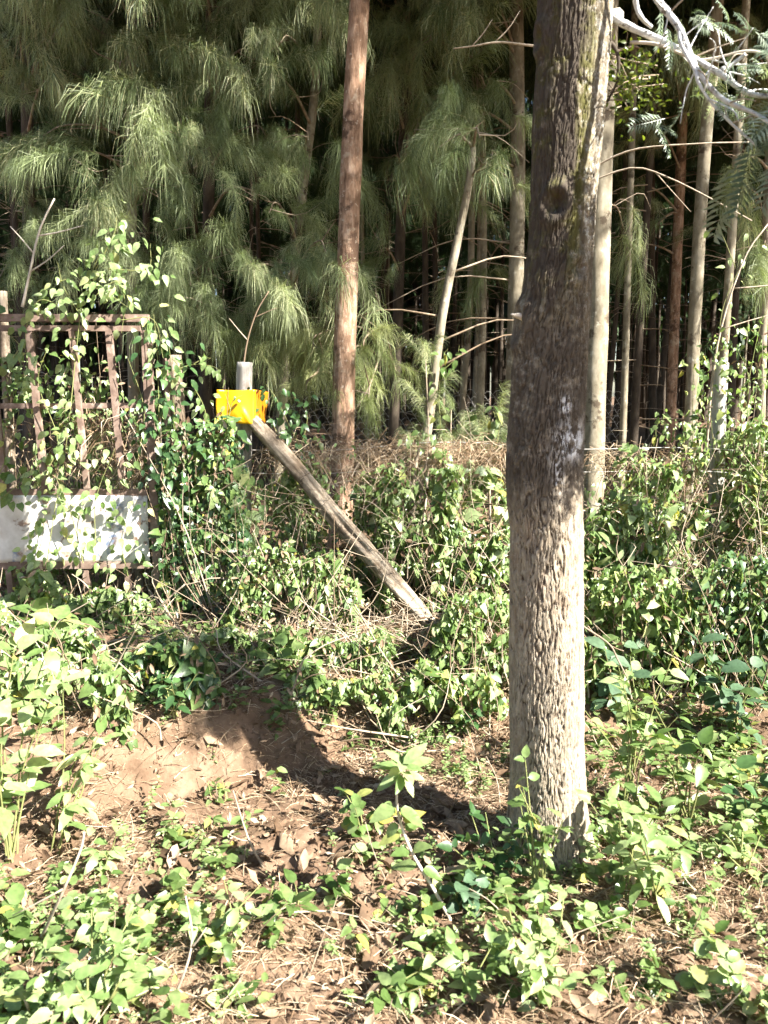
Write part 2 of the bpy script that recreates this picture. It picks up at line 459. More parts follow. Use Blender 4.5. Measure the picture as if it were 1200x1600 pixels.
def trunk_mat():
    """furrowed grey-brown bark: relief is in the mesh, 'rnd' carries plate height; lichen, moss, old white paint and painted shade as patches"""
    m, nt, N, L = mat('furrowed_bark')
    tc = N.new('ShaderNodeTexCoord')
    at_ = N.new('ShaderNodeAttribute'); at_.attribute_name = 'rnd'
    pt = N.new('ShaderNodeAttribute'); pt.attribute_name = 'patch'
    sep = N.new('ShaderNodeSeparateColor'); L.new(pt.outputs['Color'], sep.inputs[0])
    def nz(s, mapscale=None, d=8):
        n = N.new('ShaderNodeTexNoise'); n.inputs['Scale'].default_value = s; n.inputs['Detail'].default_value = d
        n.inputs['Roughness'].default_value = .68
        src = tc.outputs['Object']
        if mapscale:
            mp = N.new('ShaderNodeMapping'); mp.inputs['Scale'].default_value = mapscale
            L.new(src, mp.inputs['Vector']); src = mp.outputs[0]
        L.new(src, n.inputs['Vector']); return n
    def mixc(f, a, b):
        mx = N.new('ShaderNodeMix'); mx.data_type = 'RGBA'; L.new(f, mx.inputs['Factor']); L.new(a, mx.inputs['A'])
        if isinstance(b, tuple): mx.inputs['B'].default_value = (*b, 1)
        else: L.new(b, mx.inputs['B'])
        return mx.outputs['Result']
    def mr(v, lo, hi, a=0., b=1.):
        r = N.new('ShaderNodeMapRange'); r.inputs['From Min'].default_value = lo; r.inputs['From Max'].default_value = hi
        r.inputs['To Min'].default_value = a; r.inputs['To Max'].default_value = b
        L.new(v, r.inputs['Value']); return r.outputs[0]
    def mul(a, b):
        x = N.new('ShaderNodeMath'); x.operation = 'MULTIPLY'; L.new(a, x.inputs[0]); L.new(b, x.inputs[1]); return x.outputs[0]
    n1 = nz(1, (55, 55, 16))
    base = ramp(N, [(.28, (.14, .11, .078)), (.5, (.27, .222, .163)), (.74, (.41, .35, .268))]); L.new(n1.outputs['Fac'], base.inputs['Fac'])
    col = base.outputs['Color']
    col = mixc(mr(at_.outputs['Fac'], .45, .05), col, (.070, .050, .035))          # inner bark shows in the furrows
    big = nz(7, None, 5)
    col = mixc(mr(big.outputs['Fac'], .52, .70, 0, .45), col, (.19, .13, .09))   # browner plates
    lich = nz(60, None, 6)
    l1 = mul(mr(lich.outputs['Fac'], .50, .60), sep.outputs[0])
    col = mixc(l1, col, (.58, .57, .52))
    moss = nz(26, None, 6)
    l2 = mul(mr(moss.outputs['Fac'], .34, .50), sep.outputs[1])
    col = mixc(l2, col, (.085, .080, .022))
    wp = nz(34, None, 6)
    l3 = mul(mul(mr(wp.outputs['Fac'], .40, .50), sep.outputs[2]), mr(at_.outputs['Fac'], .35, .7))
    col = mixc(l3, col, (.66, .67, .68))
    shade_nz = nz(16, None, 6)
    l4 = mul(mr(shade_nz.outputs['Fac'], .30, .50), pt.outputs['Alpha'])
    col = mixc(mul(l4, mr(l3, 1., 0.)), col, (.062, .049, .037))  # painted shade: dark band and upper left darkened in the bark colour
    p = N.new('ShaderNodeBsdfPrincipled'); p.inputs['Roughness'].default_value = .88; p.inputs['Specular IOR Level'].default_value = .2
    L.new(col, p.inputs['Base Color'])
    b = N.new('ShaderNodeBump'); b.inputs['Strength'].default_value = .7; b.inputs['Distance'].default_value = .004
    fine = nz(1, (170, 170, 60), 6)
    L.new(fine.outputs['Fac'], b.inputs['Height']); L.new(b.outputs[0], p.inputs['Normal'])
    out = N.new('ShaderNodeOutputMaterial'); L.new(p.outputs[0], out.inputs['Surface'])
    return m
M['trunk'] = trunk_mat()

# ------------------------------------------------------------------ ground
def axis(lo, hi, step, far, k=1.25):
    a = list(np.arange(lo, hi, step)); s = step; x = hi; up = []
    while x < far: up.append(x); s *= k; x += s
    up.append(far)
    s = step; x = lo; dn = []
    while True:
        s *= k; x -= s
        if x < -far: break
        dn.append(x)
    dn.append(-far)
    return np.array(dn[::-1] + a + up)

gx = axis(-3.2, 3.6, 0.024, 300); gy = axis(1.2, 5.6, 0.024, 300)
XX, YY = np.meshgrid(gx, gy)
ZZ = ground_h(XX, YY)
gV = np.stack([XX, YY, ZZ], -1).reshape(-1, 3)
nx, ny = len(gx), len(gy)
ii = (np.arange(ny - 1)[:, None] * nx + np.arange(nx - 1)[None]).ravel()
gF = np.concatenate([np.stack([ii, ii + 1, ii + nx + 1], -1), np.stack([ii, ii + nx + 1, ii + nx], -1)])
new('ground', TM().add(gV, gF).mesh('ground', M['soil']), kind='structure', label='bare brown earth bank and forest floor')

# ------------------------------------------------------------------ the large furrowed trunk
TB = np.array([0.0, 2.60])
prof_y = [0, 100, 200, 300, 400, 480, 560, 650, 720, 780, 830, 1000, 1150, 1250, 1330, 1400]
prof_l = [840, 838, 832, 829, 822, 813, 802, 793, 789, 791, 797, 797, 795, 795, 792, 786]
prof_r = [957, 949, 940, 931, 925, 922, 918, 914, 911, 910, 910, 912, 913, 916, 925, 938]
TZ, TC, TR = [], [], []
for y_, l_, r_ in zip(prof_y, prof_l, prof_r):
    a_, b_ = at(l_, y_, 2.6), at(r_, y_, 2.6)
    TZ.append(a_[2]); TC.append((a_[0] + b_[0]) / 2); TR.append((b_[0] - a_[0]) / 2 * 0.985)
TZ = np.array(TZ[::-1]); TC = np.array(TC[::-1]); TR = np.array(TR[::-1])
TZ = np.concatenate([[-.35], TZ, [4.2, 6.0, 9.0]]); 
TC = np.concatenate([[TC[0]], TC, [TC[-1] + .10, TC[-1] + .16, TC[-1] + .1]])
TR = np.concatenate([[TR[0] * 1.12], TR, [TR[-1] * .92, TR[-1] * .75, TR[-1] * .35]])
def trunk_c(z): return np.interp(z, TZ, TC)
def trunk_r(z): return np.interp(z, TZ, TR)
main_base = (float(trunk_c(0)), 2.6, 0.0)
main_tree = thing('roadside_tree', 'large furrowed grey-brown tree trunk standing in front, right of centre', 'tree', main_base)
NT = 270
zz = np.concatenate([np.arange(-.30, 3.0, .0058), np.linspace(3.1, 9.0, 40)])
th = np.concatenate([R(270 - 104) + R(208) * np.arange(235) / 235, R(270 + 104) + R(152) * np.arange(35) / 35])
TH, ZG = np.meshgrid(th, zz)
cr = trunk_r(ZG); cc = trunk_c(ZG)
# smooth lowfrequency lumps
flare = np.exp(-np.clip(ZG + .05, 0, 9) / .07) * (.016 + .026 * np.clip(np.cos(TH * 4 + .7), 0, 1) ** 2)
lump = flare + 0.020 * (fbm(np.cos(TH) * 1.5 + 7, np.sin(TH) * 1.5 + ZG * 2.2, 41, 3) - .5)
# plates: stretched cellular pattern wrapped round the trunk
ncell = 56
warp = (fbm(TH * 7, ZG * 14, 51, 4) - .5) * 2.6
slant = ZG * 1.5
u_ = np.mod(TH, 2 * math.pi) / (2 * math.pi) * ncell + warp * .9 + 0.0 * slant
w_ = ZG / .066 + (fbm(TH * 4 + 9, ZG * 20, 52, 2) - .5) * 1.6
iu = np.floor(u_); iw = np.floor(w_)
F1 = np.full(u_.shape, 9.); F2 = np.full(u_.shape, 9.); ID = np.zeros(u_.shape)
for du in (-1, 0, 1):
    for dw in (-1, 0, 1):
        cu, cw = iu + du, iw + dw
        hx = hash2(np.mod(cu, ncell), cw, 61); hy = hash2(np.mod(cu, ncell), cw, 62)
        d = np.hypot((cu + hx - u_), (cw + hy - w_) * .30)
        idv = hash2(np.mod(cu, ncell), cw, 63)
        s_ = d < F1
        F2 = np.where(s_, F1, np.minimum(F2, d)); ID = np.where(s_, idv, ID); F1 = np.where(s_, d, F1)
edge = F2 - F1
plate = sstep(.01, .10, edge) * (.70 + .30 * fbm(TH * 16, ZG * 30, 73, 4))
fine = fbm(TH * 30, ZG * 60, 71, 3)
depth = np.interp(ZG, [0, .8, 1.5, 2.0, 2.4, 3.2], [.0090, .0095, .0105, .0095, .009, .009])
height = plate * (.6 + .4 * ID) + .35 * (fine - .5)
rad = cr + lump + depth * (height - .75)
# knots and scars seen from the road side (theta measured from +X; the camera is at -Y)
def knot(px, py, amp, ring, rad_px):
    global rad
    p = at(px, py, 2.6 - .1)
    zc = p[2]; xo = np.clip((p[0] - trunk_c(zc)) / trunk_r(zc), -.98, .98)
    t0 = -math.acos(xo)
    rr = rad_px / FPX * 2.5
    dt = np.angle(np.exp(1j * (TH - t0))) * trunk_r(zc)
    d = np.hypot(dt, (ZG - zc) * .8) / rr
    rad = rad + ring * np.exp(-((d - 1.0) / .45) ** 2) + amp * np.exp(-(d / .55) ** 2)
knot(868, 318, -.022, .016, 20)
knot(905, 420, -.008, .008, 15)
knot(850, 40, -.014, .012, 16)
knot(815, 505, .010, .020, 26)
knot(850, 435, .012, .006, 40)
knot(800, 580, .012, .0, 40)
PX = cc + rad * np.cos(TH); PY = 2.6 + rad * np.sin(TH)
tV = np.stack([PX, PY, ZG], -1).reshape(-1, 3) - np.array(main_base)
nz_ = len(zz)
q0 = (np.arange(nz_ - 1)[:, None] * NT + np.arange(NT)[None]).ravel(); q1 = (np.arange(nz_ - 1)[:, None] * NT + (np.arange(NT)[None] + 1) % NT).ravel()
tF = np.concatenate([np.stack([q0, q1, q1 + NT], -1), np.stack([q0, q1 + NT, q0 + NT], -1)])
tmesh = TM().add(tV, tF, np.clip(height, 0, 1.2).ravel()).mesh('trunk', M['trunk'])
zf = ZG.ravel(); tf = np.mod(TH.ravel(), 2 * math.pi)
ang = np.degrees(np.angle(np.exp(1j * (tf - R(270)))))        # 0 = towards the camera, + = right
patch = np.zeros((len(zf), 4), np.float32); patch[:, 3] = .86 * sstep(1.14, 1.34, zf + .10 * (fbm(tf * 3, zf * 4, 95, 3) - .5)) * (1 - sstep(1.74, 1.92, zf + .16 * (fbm(tf * 3 + 5, zf * 4, 96, 3) - .5)))  # alpha carries the trunk's shadow band, put into the bark colour
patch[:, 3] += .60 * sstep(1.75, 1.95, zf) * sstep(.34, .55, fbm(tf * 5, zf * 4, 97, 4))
patch[:, 3] += .85 * sstep(1.8, 2.0, zf) * (1 - sstep(-18, 22, np.degrees(np.angle(np.exp(1j * (tf - R(270)))))))  # shade on the left of the upper trunk, also in the colour
patch[:, 0] = sstep(1.75, 2.3, zf) * sstep(0, 35, ang) * (1 - sstep(70, 95, ang)) + .28 * sstep(1.2, 1.6, zf) + .12
patch[:, 1] = sstep(1.75, 2.15, zf) * (1 - sstep(5, 45, ang)) * .95 + .25 * sstep(1.5, 1.9, zf)
zp = at(880, 690, 2.5)[2]
patch[:, 2] = np.exp(-((zf - zp) / .055) ** 2) * np.exp(-((ang - 32) / 26.) ** 2) + .75 * np.exp(-((zf - zp - .115) / .03) ** 2) * np.exp(-((ang - 18) / 14.) ** 2) + .55 * np.exp(-((zf - zp + .10) / .06) ** 2) * np.exp(-((ang - 8) / 10.) ** 2)
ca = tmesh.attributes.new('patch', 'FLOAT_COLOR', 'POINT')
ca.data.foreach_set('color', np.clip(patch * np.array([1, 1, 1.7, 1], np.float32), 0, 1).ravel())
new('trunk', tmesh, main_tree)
mb = np.array(main_base)
# torn stub on the left side
v, f = tube(spline([at(830, 500, 2.56), at(812, 494, 2.54), at(798, 491, 2.53)], 6), [.018, .013, .011, .009, .006, .002], 7, .5)
new('branch_stub', TM().add(v - mb, f).mesh('branch_stub', M['twig_pale']), main_tree)
v, f = tube(spline([at(940, 35, 2.62), at(960, 26, 2.60), at(972, 22, 2.6)], 6), [.03, .025, .022, .02, .018, .012], 8, .4)
new('branch_stub', TM().add(v - mb, f).mesh('branch_stub', M['twig_pale']), main_tree)

def limb(name, pts, r0, r1, m_, parent, off, n=8, k=16, wob=.12):
    P = spline(pts, k); v, f = tube(P, np.linspace(r0, r1, k), n, wob)
    P3 = spline(P, k * 3); v, f = rough_tube(P3, np.linspace(r0, r1, k * 3) * (1 + .25 * (fbm(np.arange(k * 3) * .35 + r0 * 900, np.zeros(k * 3), 3, 2) - .5)), n + 2, .22, 2.5, 14, int(r0 * 1e4))
    new(name, TM().add(v - off, f).mesh(name, m_), parent)
    return P
LP = []
SHP = np.array([float(trunk_c(1.66)), 2.49, 1.56])
LP.append(limb('limb', [at(945, 20, 2.6), at(985, 42, 2.56), at(1050, 72, 2.50), at(1120, 112, 2.42), at(1200, 150, 2.34), np.array([1.28, 2.18, 2.44]), SHP + TOSUN * 1.08], .013, .004, M['limb_white'], main_tree, mb, 10, 24))
LP.append(limb('limb', [at(905, -180, 2.58), at(975, -90, 2.5), at(1028, 0, 2.42), at(1062, 45, 2.38), at(1090, 110, 2.33), at(1130, 155, 2.3), at(1200, 190, 2.26), SHP + TOSUN * .95 + np.array([0, 0, -.03])], .012, .004, M['limb_white'], main_tree, mb, 8, 24))
LP.append(limb('limb', [at(1062, 45, 2.38), at(1065, 70, 2.36), at(1085, 108, 2.33), at(1092, 130, 2.32), at(1110, 158, 2.31), at(1145, 195, 2.29), at(1182, 228, 2.28)], .006, .003, M['limb_white'], main_tree, mb, 7, 18))
LP.append(limb('limb', [at(990, -60, 2.46), at(994, 5, 2.5), at(1003, 28, 2.5), at(1018, 42, 2.52)], .008, .006, M['limb_white'], main_tree, mb, 7, 10))
LP.append(limb('limb', [at(1128, 110, 2.42), at(1145, 100, 2.42), at(1165, 84, 2.40)], .007, .005, M['limb_white'], main_tree, mb, 6, 6))
LP.append(limb('limb', [at(985, 66, 2.56), at(1030, 70, 2.5), at(1085, 92, 2.46), at(1120, 90, 2.44), at(1180, 80, 2.4), at(1260, 110, 2.35)], .005, .003, M['twig_pale'], main_tree, mb, 6, 14))
LP.append(limb('limb', [at(935, 60, 2.6), at(955, 68, 2.58), at(966, 90, 2.56), at(963, 130, 2.57), at(945, 165, 2.6)], .008, .003, M['bark_dark'], main_tree, mb, 6, 12))
for P, i0_, cnt in ((LP[0], 6, 9), (LP[1], 7, 9), (LP[2], 4, 6), (LP[5], 3, 4)):
    for k in range(cnt):
        p0 = P[rng.integers(i0_, len(P) - 2)]; d = unit(np.array([rng.normal(.7, .5), rng.normal(0, .3), rng.normal(-.05, .6)])); ln = rng.uniform(.05, .20)
        limb('twig', [p0, p0 + d * ln * .5 + rdir(.012), p0 + d * ln + rdir(.015)], .0028, .001, M['limb_white' if k % 3 else 'twig_mid'], main_tree, mb, 4, 5)
# a spreading limb above the frame and the rest of the crown, higher up
crown_l = []
for (zc, az, ln, el) in ((5.6, 20, 1.8, .6), (4.6, 200, 2.0, .6), (6.2, -60, 1.6, .6), (5.6, 110, 1.9, .7), (6.3, 250, 1.7, .8), (7.0, 40, 1.5, .9), (7.6, 160, 1.3, 1.0)):
    p0 = np.array([trunk_c(zc), 2.6, zc]); d = np.array([math.cos(R(az)), math.sin(R(az)), el])
    P = limb('limb', [p0, p0 + d * ln * .5 + np.array([0, 0, .05]), p0 + d * ln - np.array([0, 0, .15])], .03, .006, M['limb_white'], main_tree, mb, 6, 10)
    crown_l.append(P)
# silvery fern-like leaves on the drooping limbs (each a leaf) and, above the frame, the joined crown
def leaf_data(kind, i, m_):
    key = 'leaf_%s_%d_%s' % (kind, i, m_.name)
    if key not in bpy.data.meshes:
        V, F = LEAF[kind][i % len(LEAF[kind])]
        TM().add(V, F, 0.0).mesh(key, m_)
    return bpy.data.meshes[key]
def leaf_obj(parent, off, pos, tip, nor, size, kind, m_, name='leaf'):
    Rm = frames(np.asarray(tip)[None], np.asarray(nor)[None])[0]
    o = bpy.data.objects.new(name, leaf_data(kind, rng.integers(0, 2), m_))
    COL.objects.link(o); o.parent = parent
    sc = size * np.array([1, 1, 1]) * (1, rng.uniform(.9, 1.1), 1)
    mt = np.eye(4); mt[:3, :3] = Rm * sc; mt[:3, 3] = np.asarray(pos) - off
    o.matrix_local = Matrix(mt.tolist())
    return o
for (px, py, n) in ((1085, 40, 10), (1120, 25, 8), (1150, 95, 7), (1050, 25, 6), (1145, 135, 8), (1160, 205, 9), (1185, 215, 8), (1130, 160, 6), (1095, 150, 7), (1195, 60, 8), (1240, 150, 9), (1280, 190, 9), (1330, 230, 9), (1230, 240, 8), (1010, 180, 5)):
    for k in range(n):
        p = at(px + rng.normal(0, 22), py + rng.normal(0, 14), rng.uniform(2.3, 2.6))
        tip = unit(np.array([rng.normal(.3, .6), rng.normal(0, .6), -.35 + rng.normal(0, .35)]))
        if k % 2: continue
        leaf_obj(main_tree, mb, p, tip, unit(np.array([.3, -.5, .7]) + rdir(.4)), rng.uniform(.07, .12), 'pinnate', M['leaf_silver'])
tm = TM(); pos = []; tips = []; nors = []
for P in crown_l:
    for k in range(130):
        p = P[rng.integers(3, len(P))] + rng.normal(0, .28, 3)
        pos.append(p); tips.append(np.array([0, 0, -.4]) + rdir(.7)); nors.append(np.array([0, 0, 1]) + rdir(.6))
# foliage carried by the two drooping limbs beyond the right edge of the picture
for P in LP[:2]:
    for k in range(210):
        p = P[rng.integers(20, 24)] + rng.normal(0, 1, 3) * np.array([.07, .07, .12]) + TOSUN * rng.uniform(-.05, .6)
        pos.append(p); tips.append(np.array([.2, 0, -.4]) + rdir(.6)); nors.append(np.array([.3, -.4, .8]) + rdir(.5))
scatter(LEAF['pinnate'][0], pos, frames(np.array(tips), unit(np.array(nors))), rng.uniform(.12, .22, len(pos)), tm=tm)
new('crown', TM_ := tm.mesh('crown', M['leaf_silver']), main_tree, -mb, kind='stuff')
# the next trees of the roadside row, beyond the right edge; their open crowns dapple the stand
def row_crown(seed):
    g = np.random.default_rng(seed); tm = TM(); pos = []
    for b in range(8):
        z = g.uniform(7.2, 12.5); a = g.uniform(0, 6.28); ln = g.uniform(.5, 2.2) * (1.15 - (z - 6.8) / 9)
        c = np.array([math.cos(a) * ln, math.sin(a) * ln, z])
        v, f = tube(spline([np.array([0, 0, z - .5]), c * np.array([.5, .5, 1]), c], 6), np.linspace(.03, .008, 6), 5, cap=False); tm.add(v, f, .4, 1)
        pos += list(c + g.normal(0, .34, (105, 3)))
    pos = np.array(pos); k = len(pos)
    scatter(LEAF['pinnate'][0], pos, frames(g.normal(0, 1, (k, 3)) + np.array([0, 0, -.5]), unit(g.normal(0, .6, (k, 3)) + np.array([0, 0, 1]))), g.uniform(.18, .32, k), tm=tm)
    return tm.mesh('crown', [M['leaf_silver'], M['bark_pale']])
RC = [row_crown(1), row_crown(2)]
for k, (x, y, lab) in enumerate(((4.6, 2.3, 'roadside tree standing just beyond the right edge of the picture'), (7.2, 2.2, 'second roadside tree beyond the right edge of the picture'), (10.4, 2.6, 'third roadside tree beyond the right edge of the picture'))):
    r = thing('roadside_tree', lab, 'tree', (x, y, gz(x, y)), 'roadside row of trees')
    v, f = rough_tube(spline([np.array([0, 0, -.1]), np.array([.05, .03, 4]), np.array([0, 0, 12.5])], 40), np.linspace(.14, .03, 40), 16, .08)
    new('trunk', TM().add(v, f, .5).mesh('trunk', M['bark_pale']), r)
    o = new('crown', RC[k % 2], r, kind='stuff'); o.rotation_euler = (0, 0, k * 1.3)
# small olive clinging leaves beside the upper trunk
tm = TM(); n = 420
pos = np.array([at(rng.normal(985, 30), rng.normal(125, 32), rng.uniform(2.55, 2.8)) for _ in range(n)])
scatter(LEAF['small'][0], pos, frames(rng.normal(0, 1, (n, 3)), unit(rng.normal(0, 1, (n, 3)) + TOSUN)), rng.uniform(.012, .024, n), tm=tm)
for k in range(10):
    a_ = at(950, rng.uniform(70, 160), 2.6); b_ = at(rng.uniform(970, 1040), rng.uniform(90, 170), 2.65)
    v, f = tube(spline([a_, (a_ + b_) / 2 + rdir(.02), b_], 6), .002, 4); tm.add(v, f, .5, 1)
o = thing('clinging_creeper', 'small olive-green leafy twig beside the upper right of the large trunk', 'creeper', at(950, 120, 2.6))
new('foliage', tm.mesh('foliage', [M['moss_leaf'], M['twig']]), o, -np.array(o.location), kind='stuff')

# ------------------------------------------------------------------ needle sprays and conifers
def spray(seed, n=250, L=.5, droop=.30, nl=(.18, .32), w=.0032):
    g = np.random.default_rng(seed)
    t = g.uniform(.05, 1, n)
    root = np.stack([t * L, .05 * np.sin(3 * t + seed) * t, .06 * t - droop * t * t], -1)
    ax = unit(np.stack([np.full(n, L), np.zeros(n), .06 - 2 * droop * t], -1))
    rd = unit(g.normal(0, 1, (n, 3)))
    d0 = unit(ax * g.uniform(.5, 1.1, (n, 1)) + rd * .75 + np.array([0, 0, .10]))
    ln = g.uniform(nl[0], nl[1], n)[:, None]
    dn = np.array([0, 0, -1.0])
    p0 = root
    p1 = root + d0 * ln * .45 + dn * ln * .14
    p2 = root + d0 * ln * .62 + dn * ln * .66 + g.normal(0, .012, (n, 3))
    side = unit(np.cross(unit(p2 - p0), g.normal(0, 1, (n, 3)))) * w
    V = np.stack([p0 - side * .5, p0 + side * .5, p1 - side * .45, p1 + side * .45, p2], 1).reshape(-1, 3)
    b = (np.arange(n) * 5)[:, None]
    F = np.concatenate([b + np.array([0, 1, 3]), b + np.array([0, 3, 2]), b + np.array([2, 3, 4])])
    return V, F
SPR = [spray(100 + i, droop=.15 + .05 * i) for i in range(7)]
SPR_LO = [spray(300 + i, 110, droop=.15 + .06 * i, w=.0075) for i in range(5)]
SPR_UP = [spray(200 + i, 200, .4, -.05, (.14, .22), .0035) for i in range(3)]

def rotz_frames(az, el, roll):
    ca, sa = np.cos(az), np.sin(az); ce, se = np.cos(el), np.sin(el)
    x = np.stack([ca * ce, sa * ce, se], -1)
    up = np.stack([np.zeros_like(az), np.zeros_like(az), np.ones_like(az)], -1)
    y = unit(np.cross(up, x)); z = np.cross(x, y)
    return np.stack([x, y, z], -1)

def add_sprays(tm, pos, az, el, sc, lib=SPR, m=0):
    pos = np.asarray(pos); az = np.asarray(az); el = np.asarray(el); sc = np.asarray(sc)
    Rm = rotz_frames(az, el, None)
    which = rng.integers(0, len(lib), len(pos))
    base = rng.random(len(pos))
    for i in range(len(lib)):
        s = which == i
        if not s.any(): continue
        k = int(s.sum()); V, F = lib[i]
        W = np.einsum('nij,nkj->nki', Rm[s], V[None] * sc[s][:, None, None]) + pos[s][:, None]
        FF = F[None] + (np.arange(k) * len(V))[:, None, None]
        nn = len(V) // 5
        a = np.clip(base[s][:, None] * .6 + np.repeat(rng.random((k, nn)), 5, 1) * .4, 0, .999)
        tm.add(W.reshape(-1, 3), FF.reshape(-1, 3), a.ravel(), m)

def crown_mesh(name, z0, z1, rmax, nb, mats, per=7, low=1.0, taper=.6):
    tm = TM(); pos = []; az = []; el = []; sc = []
    for b in range(nb):
        u = (b + rng.random()) / nb; z = z0 + (z1 - z0) * u
        a = rng.uniform(0, 2 * math.pi); ln = rmax * rng.uniform(.6, 1.1) * (1 - taper * u)
        d = np.array([math.cos(a), math.sin(a), 0])
        P = spline([np.array([0, 0, z]), d * ln * .5 + np.array([0, 0, z + .12 * ln]), d * ln + np.array([0, 0, z - .10 * ln])], 7)
        v, f = tube(P, np.linspace(.013, .003, 7), 4, cap=False); tm.add(v, f, .4, 1)
        for k in range(per):
            t = rng.uniform(.25, 1); p = P[min(6, int(t * 6.99))] + rng.normal(0, .05, 3)
            pos.append(p); az.append(a + rng.normal(0, .8)); el.append(rng.normal(-.05, .35)); sc.append(rng.uniform(.75, 1.25))
    add_sprays(tm, pos, az, el, sc, SPR_LO)
    return tm.mesh(name, mats)

TREES = {}
def conifer(name, label, pts, r0, r1, bark, group=None, crown=None, crown_rot=0., nseg=18, sides=12, zext=5.0, bare=None):
    """a trunk along control points (base first), a shared crown mesh above it, dead bare twigs"""
    base = np.array([pts[0][0], pts[0][1], gz(pts[0][0], pts[0][1])])
    root = thing(name, label, 'tree', base, group)
    ctrl = [base - np.array([0, 0, .1])] + [np.array(p) for p in pts[1:]]
    d = unit(ctrl[-1] - ctrl[-2]); ctrl.append(ctrl[-1] + d * zext)
    P = spline(ctrl, nseg)
    rr = np.interp(P[:, 2], [base[2], ctrl[-2][2], ctrl[-1][2]], [r0, r1, r1 * .4])
    rr[0] *= 1.25
    v, f = tube(P, rr, sides, .10)
    new('trunk', TM().add(v - base, f, rng.random()).mesh('trunk', bark), root)
    if crown is not None:
        o = new('crown', crown, root, P[-1] * .0); o.rotation_euler = (0, 0, crown_rot)
        o.location = (P[nseg // 2] - base) * np.array([1, 1, 0])
    for (zb, a, ln, up) in (bare or []):
        i = int(np.argmin(abs(P[:, 2] - zb))); p0 = P[i]
        dd = np.array([math.cos(a), math.sin(a), up])
        Q = spline([p0, p0 + dd * ln * .5 + np.array([0, 0, .06 * ln]), p0 + dd * ln - np.array([0, 0, .12 * ln])], 7)
        v, f = tube(Q, np.linspace(.009, .0025, 7), 5)
        new('branch', TM().add(v - base, f, rng.random()).mesh('branch', M['twig']), root)
    root['_p'] = 0; del root['_p']
    TREES[name + label] = (root, P, base)
    return root, P, base

def drooping_branch(tree, clumps, mats, nsp=5.4, spread=.16, lib=SPR, name='branch', size=(.5, 1.15), facing=None):
    """a branch from the tree's trunk out to each clump with hanging needle sprays"""
    root, P, base = tree
    for (px, py, Y, k) in clumps:
        tip = at(px, py, Y)
        i = int(np.argmin(abs(P[:, 2] - (tip[2] - .05)) + 0))
        p0 = P[i]
        mid = (p0 + tip) / 2 + np.array([0, 0, .10 * np.linalg.norm(tip - p0)])
        Q = spline([p0, mid, tip + np.array([0, 0, .02]), tip + unit((tip - mid) * np.array([1, 1, 0])) * .18 - np.array([0, 0, .10])], 12)
        tm = TM(); v, f = tube(Q, np.linspace(.014, .003, 12), 5, cap=False); tm.add(v - base, f, .4, 1)
        for q_ in range(3):
            e_ = Q[rng.integers(3, 11)]; w_d = unit(np.array([rng.normal(0, 1), rng.normal(0, .6), rng.normal(.1, .5)])) * rng.uniform(.15, .45)
            v, f = tube(spline([e_, e_ + w_d * .5 + rdir(.03), e_ + w_d + rdir(.04)], 6), np.linspace(.005, .0015, 6), 4, cap=False); tm.add(v - base, f, rng.random(), 1)
        a0 = math.atan2(tip[1] - p0[1], tip[0] - p0[0])
        nn = int(nsp * k)
        pos = Q[rng.integers(5, 12, nn)] + rng.normal(0, spread, (nn, 3)) * np.array([1, .8, .5]) - base
        add_sprays(tm, pos, a0 + rng.normal(0, .9, nn), rng.normal(-.1, .35, nn), rng.uniform(*size, nn), lib)
        new(name, tm.mesh(name, mats), root)

NB = [M['needle'], M['twig']]; NBB = [M['needle_bright'], M['twig']]; NF = [M['needle_far'], M['twig']]; NM = [M['needle_mid'], M['twig']]
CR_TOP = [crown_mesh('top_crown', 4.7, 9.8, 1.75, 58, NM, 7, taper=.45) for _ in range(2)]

def pxpath(lst, Y): return [at(x, y, Y) for x, y in lst]

# trees that can be told apart
t_red = conifer('pine_tree', 'straight reddish-brown pine trunk behind the fence, right of the yellow sheet',
    pxpath([(530, 880), (535, 700), (538, 560), (545, 360), (552, 180), (562, 0)], 5.7), .088, .066, M['bark_red'], None, CR_TOP[0], 1.0, 24, 18)
t_930 = conifer('pine_tree', 'smooth pale trunk directly behind the right edge of the large trunk',
    pxpath([(920, 860), (926, 700), (932, 500), (938, 300), (946, 100), (950, 0)], 6.2), .098, .078, M['bark_pale'], None, CR_TOP[1], 2.0, 20, 16)
t_808 = conifer('pine_tree', 'grey trunk half hidden behind the left edge of the large trunk',
    pxpath([(795, 820), (800, 650), (806, 450), (809, 250), (806, 0)], 7.4), .072, .062, M['bark_pale'], None, CR_TOP[0], .4, 18, 14,
    bare=[(2.6, 3.3, 1.3, -.1), (2.2, 3.0, 1.2, -.15), (2.9, 2.9, 1.1, 0)])
t_slant = conifer('pine_sapling', 'slim pale trunk slanting to the right behind the fence',
    pxpath([(632, 890), (650, 780), (672, 640), (690, 500), (712, 390), (732, 290), (738, 240)], 5.9), .043, .026, M['bark_pale'], None, None, 0, 24, 12, .08,
    bare=[(2.45, .15, .8, .2), (2.1, 3.0, .9, .0), (2.0, .2, .9, .25), (1.75, .3, 1.1, .35), (1.9, 2.5, .8, -.2)])
t_985 = conifer('pine_tree', 'very thin whitish trunk in the dark gap right of the large trunk',
    pxpath([(972, 740), (976, 600), (982, 400), (988, 200), (992, 0)], 7.6), .034, .028, M['bark_pale'], None, CR_TOP[0], 3.0, 16, 10)
t_1020 = conifer('pine_tree', 'thin dark-grey trunk between the thin whitish trunk and the brown one',
    pxpath([(1022, 740), (1020, 600), (1018, 400), (1018, 200), (1022, 0)], 12.0), .055, .045, M['bark_dark'], None, CR_TOP[1], .7, 16, 10)
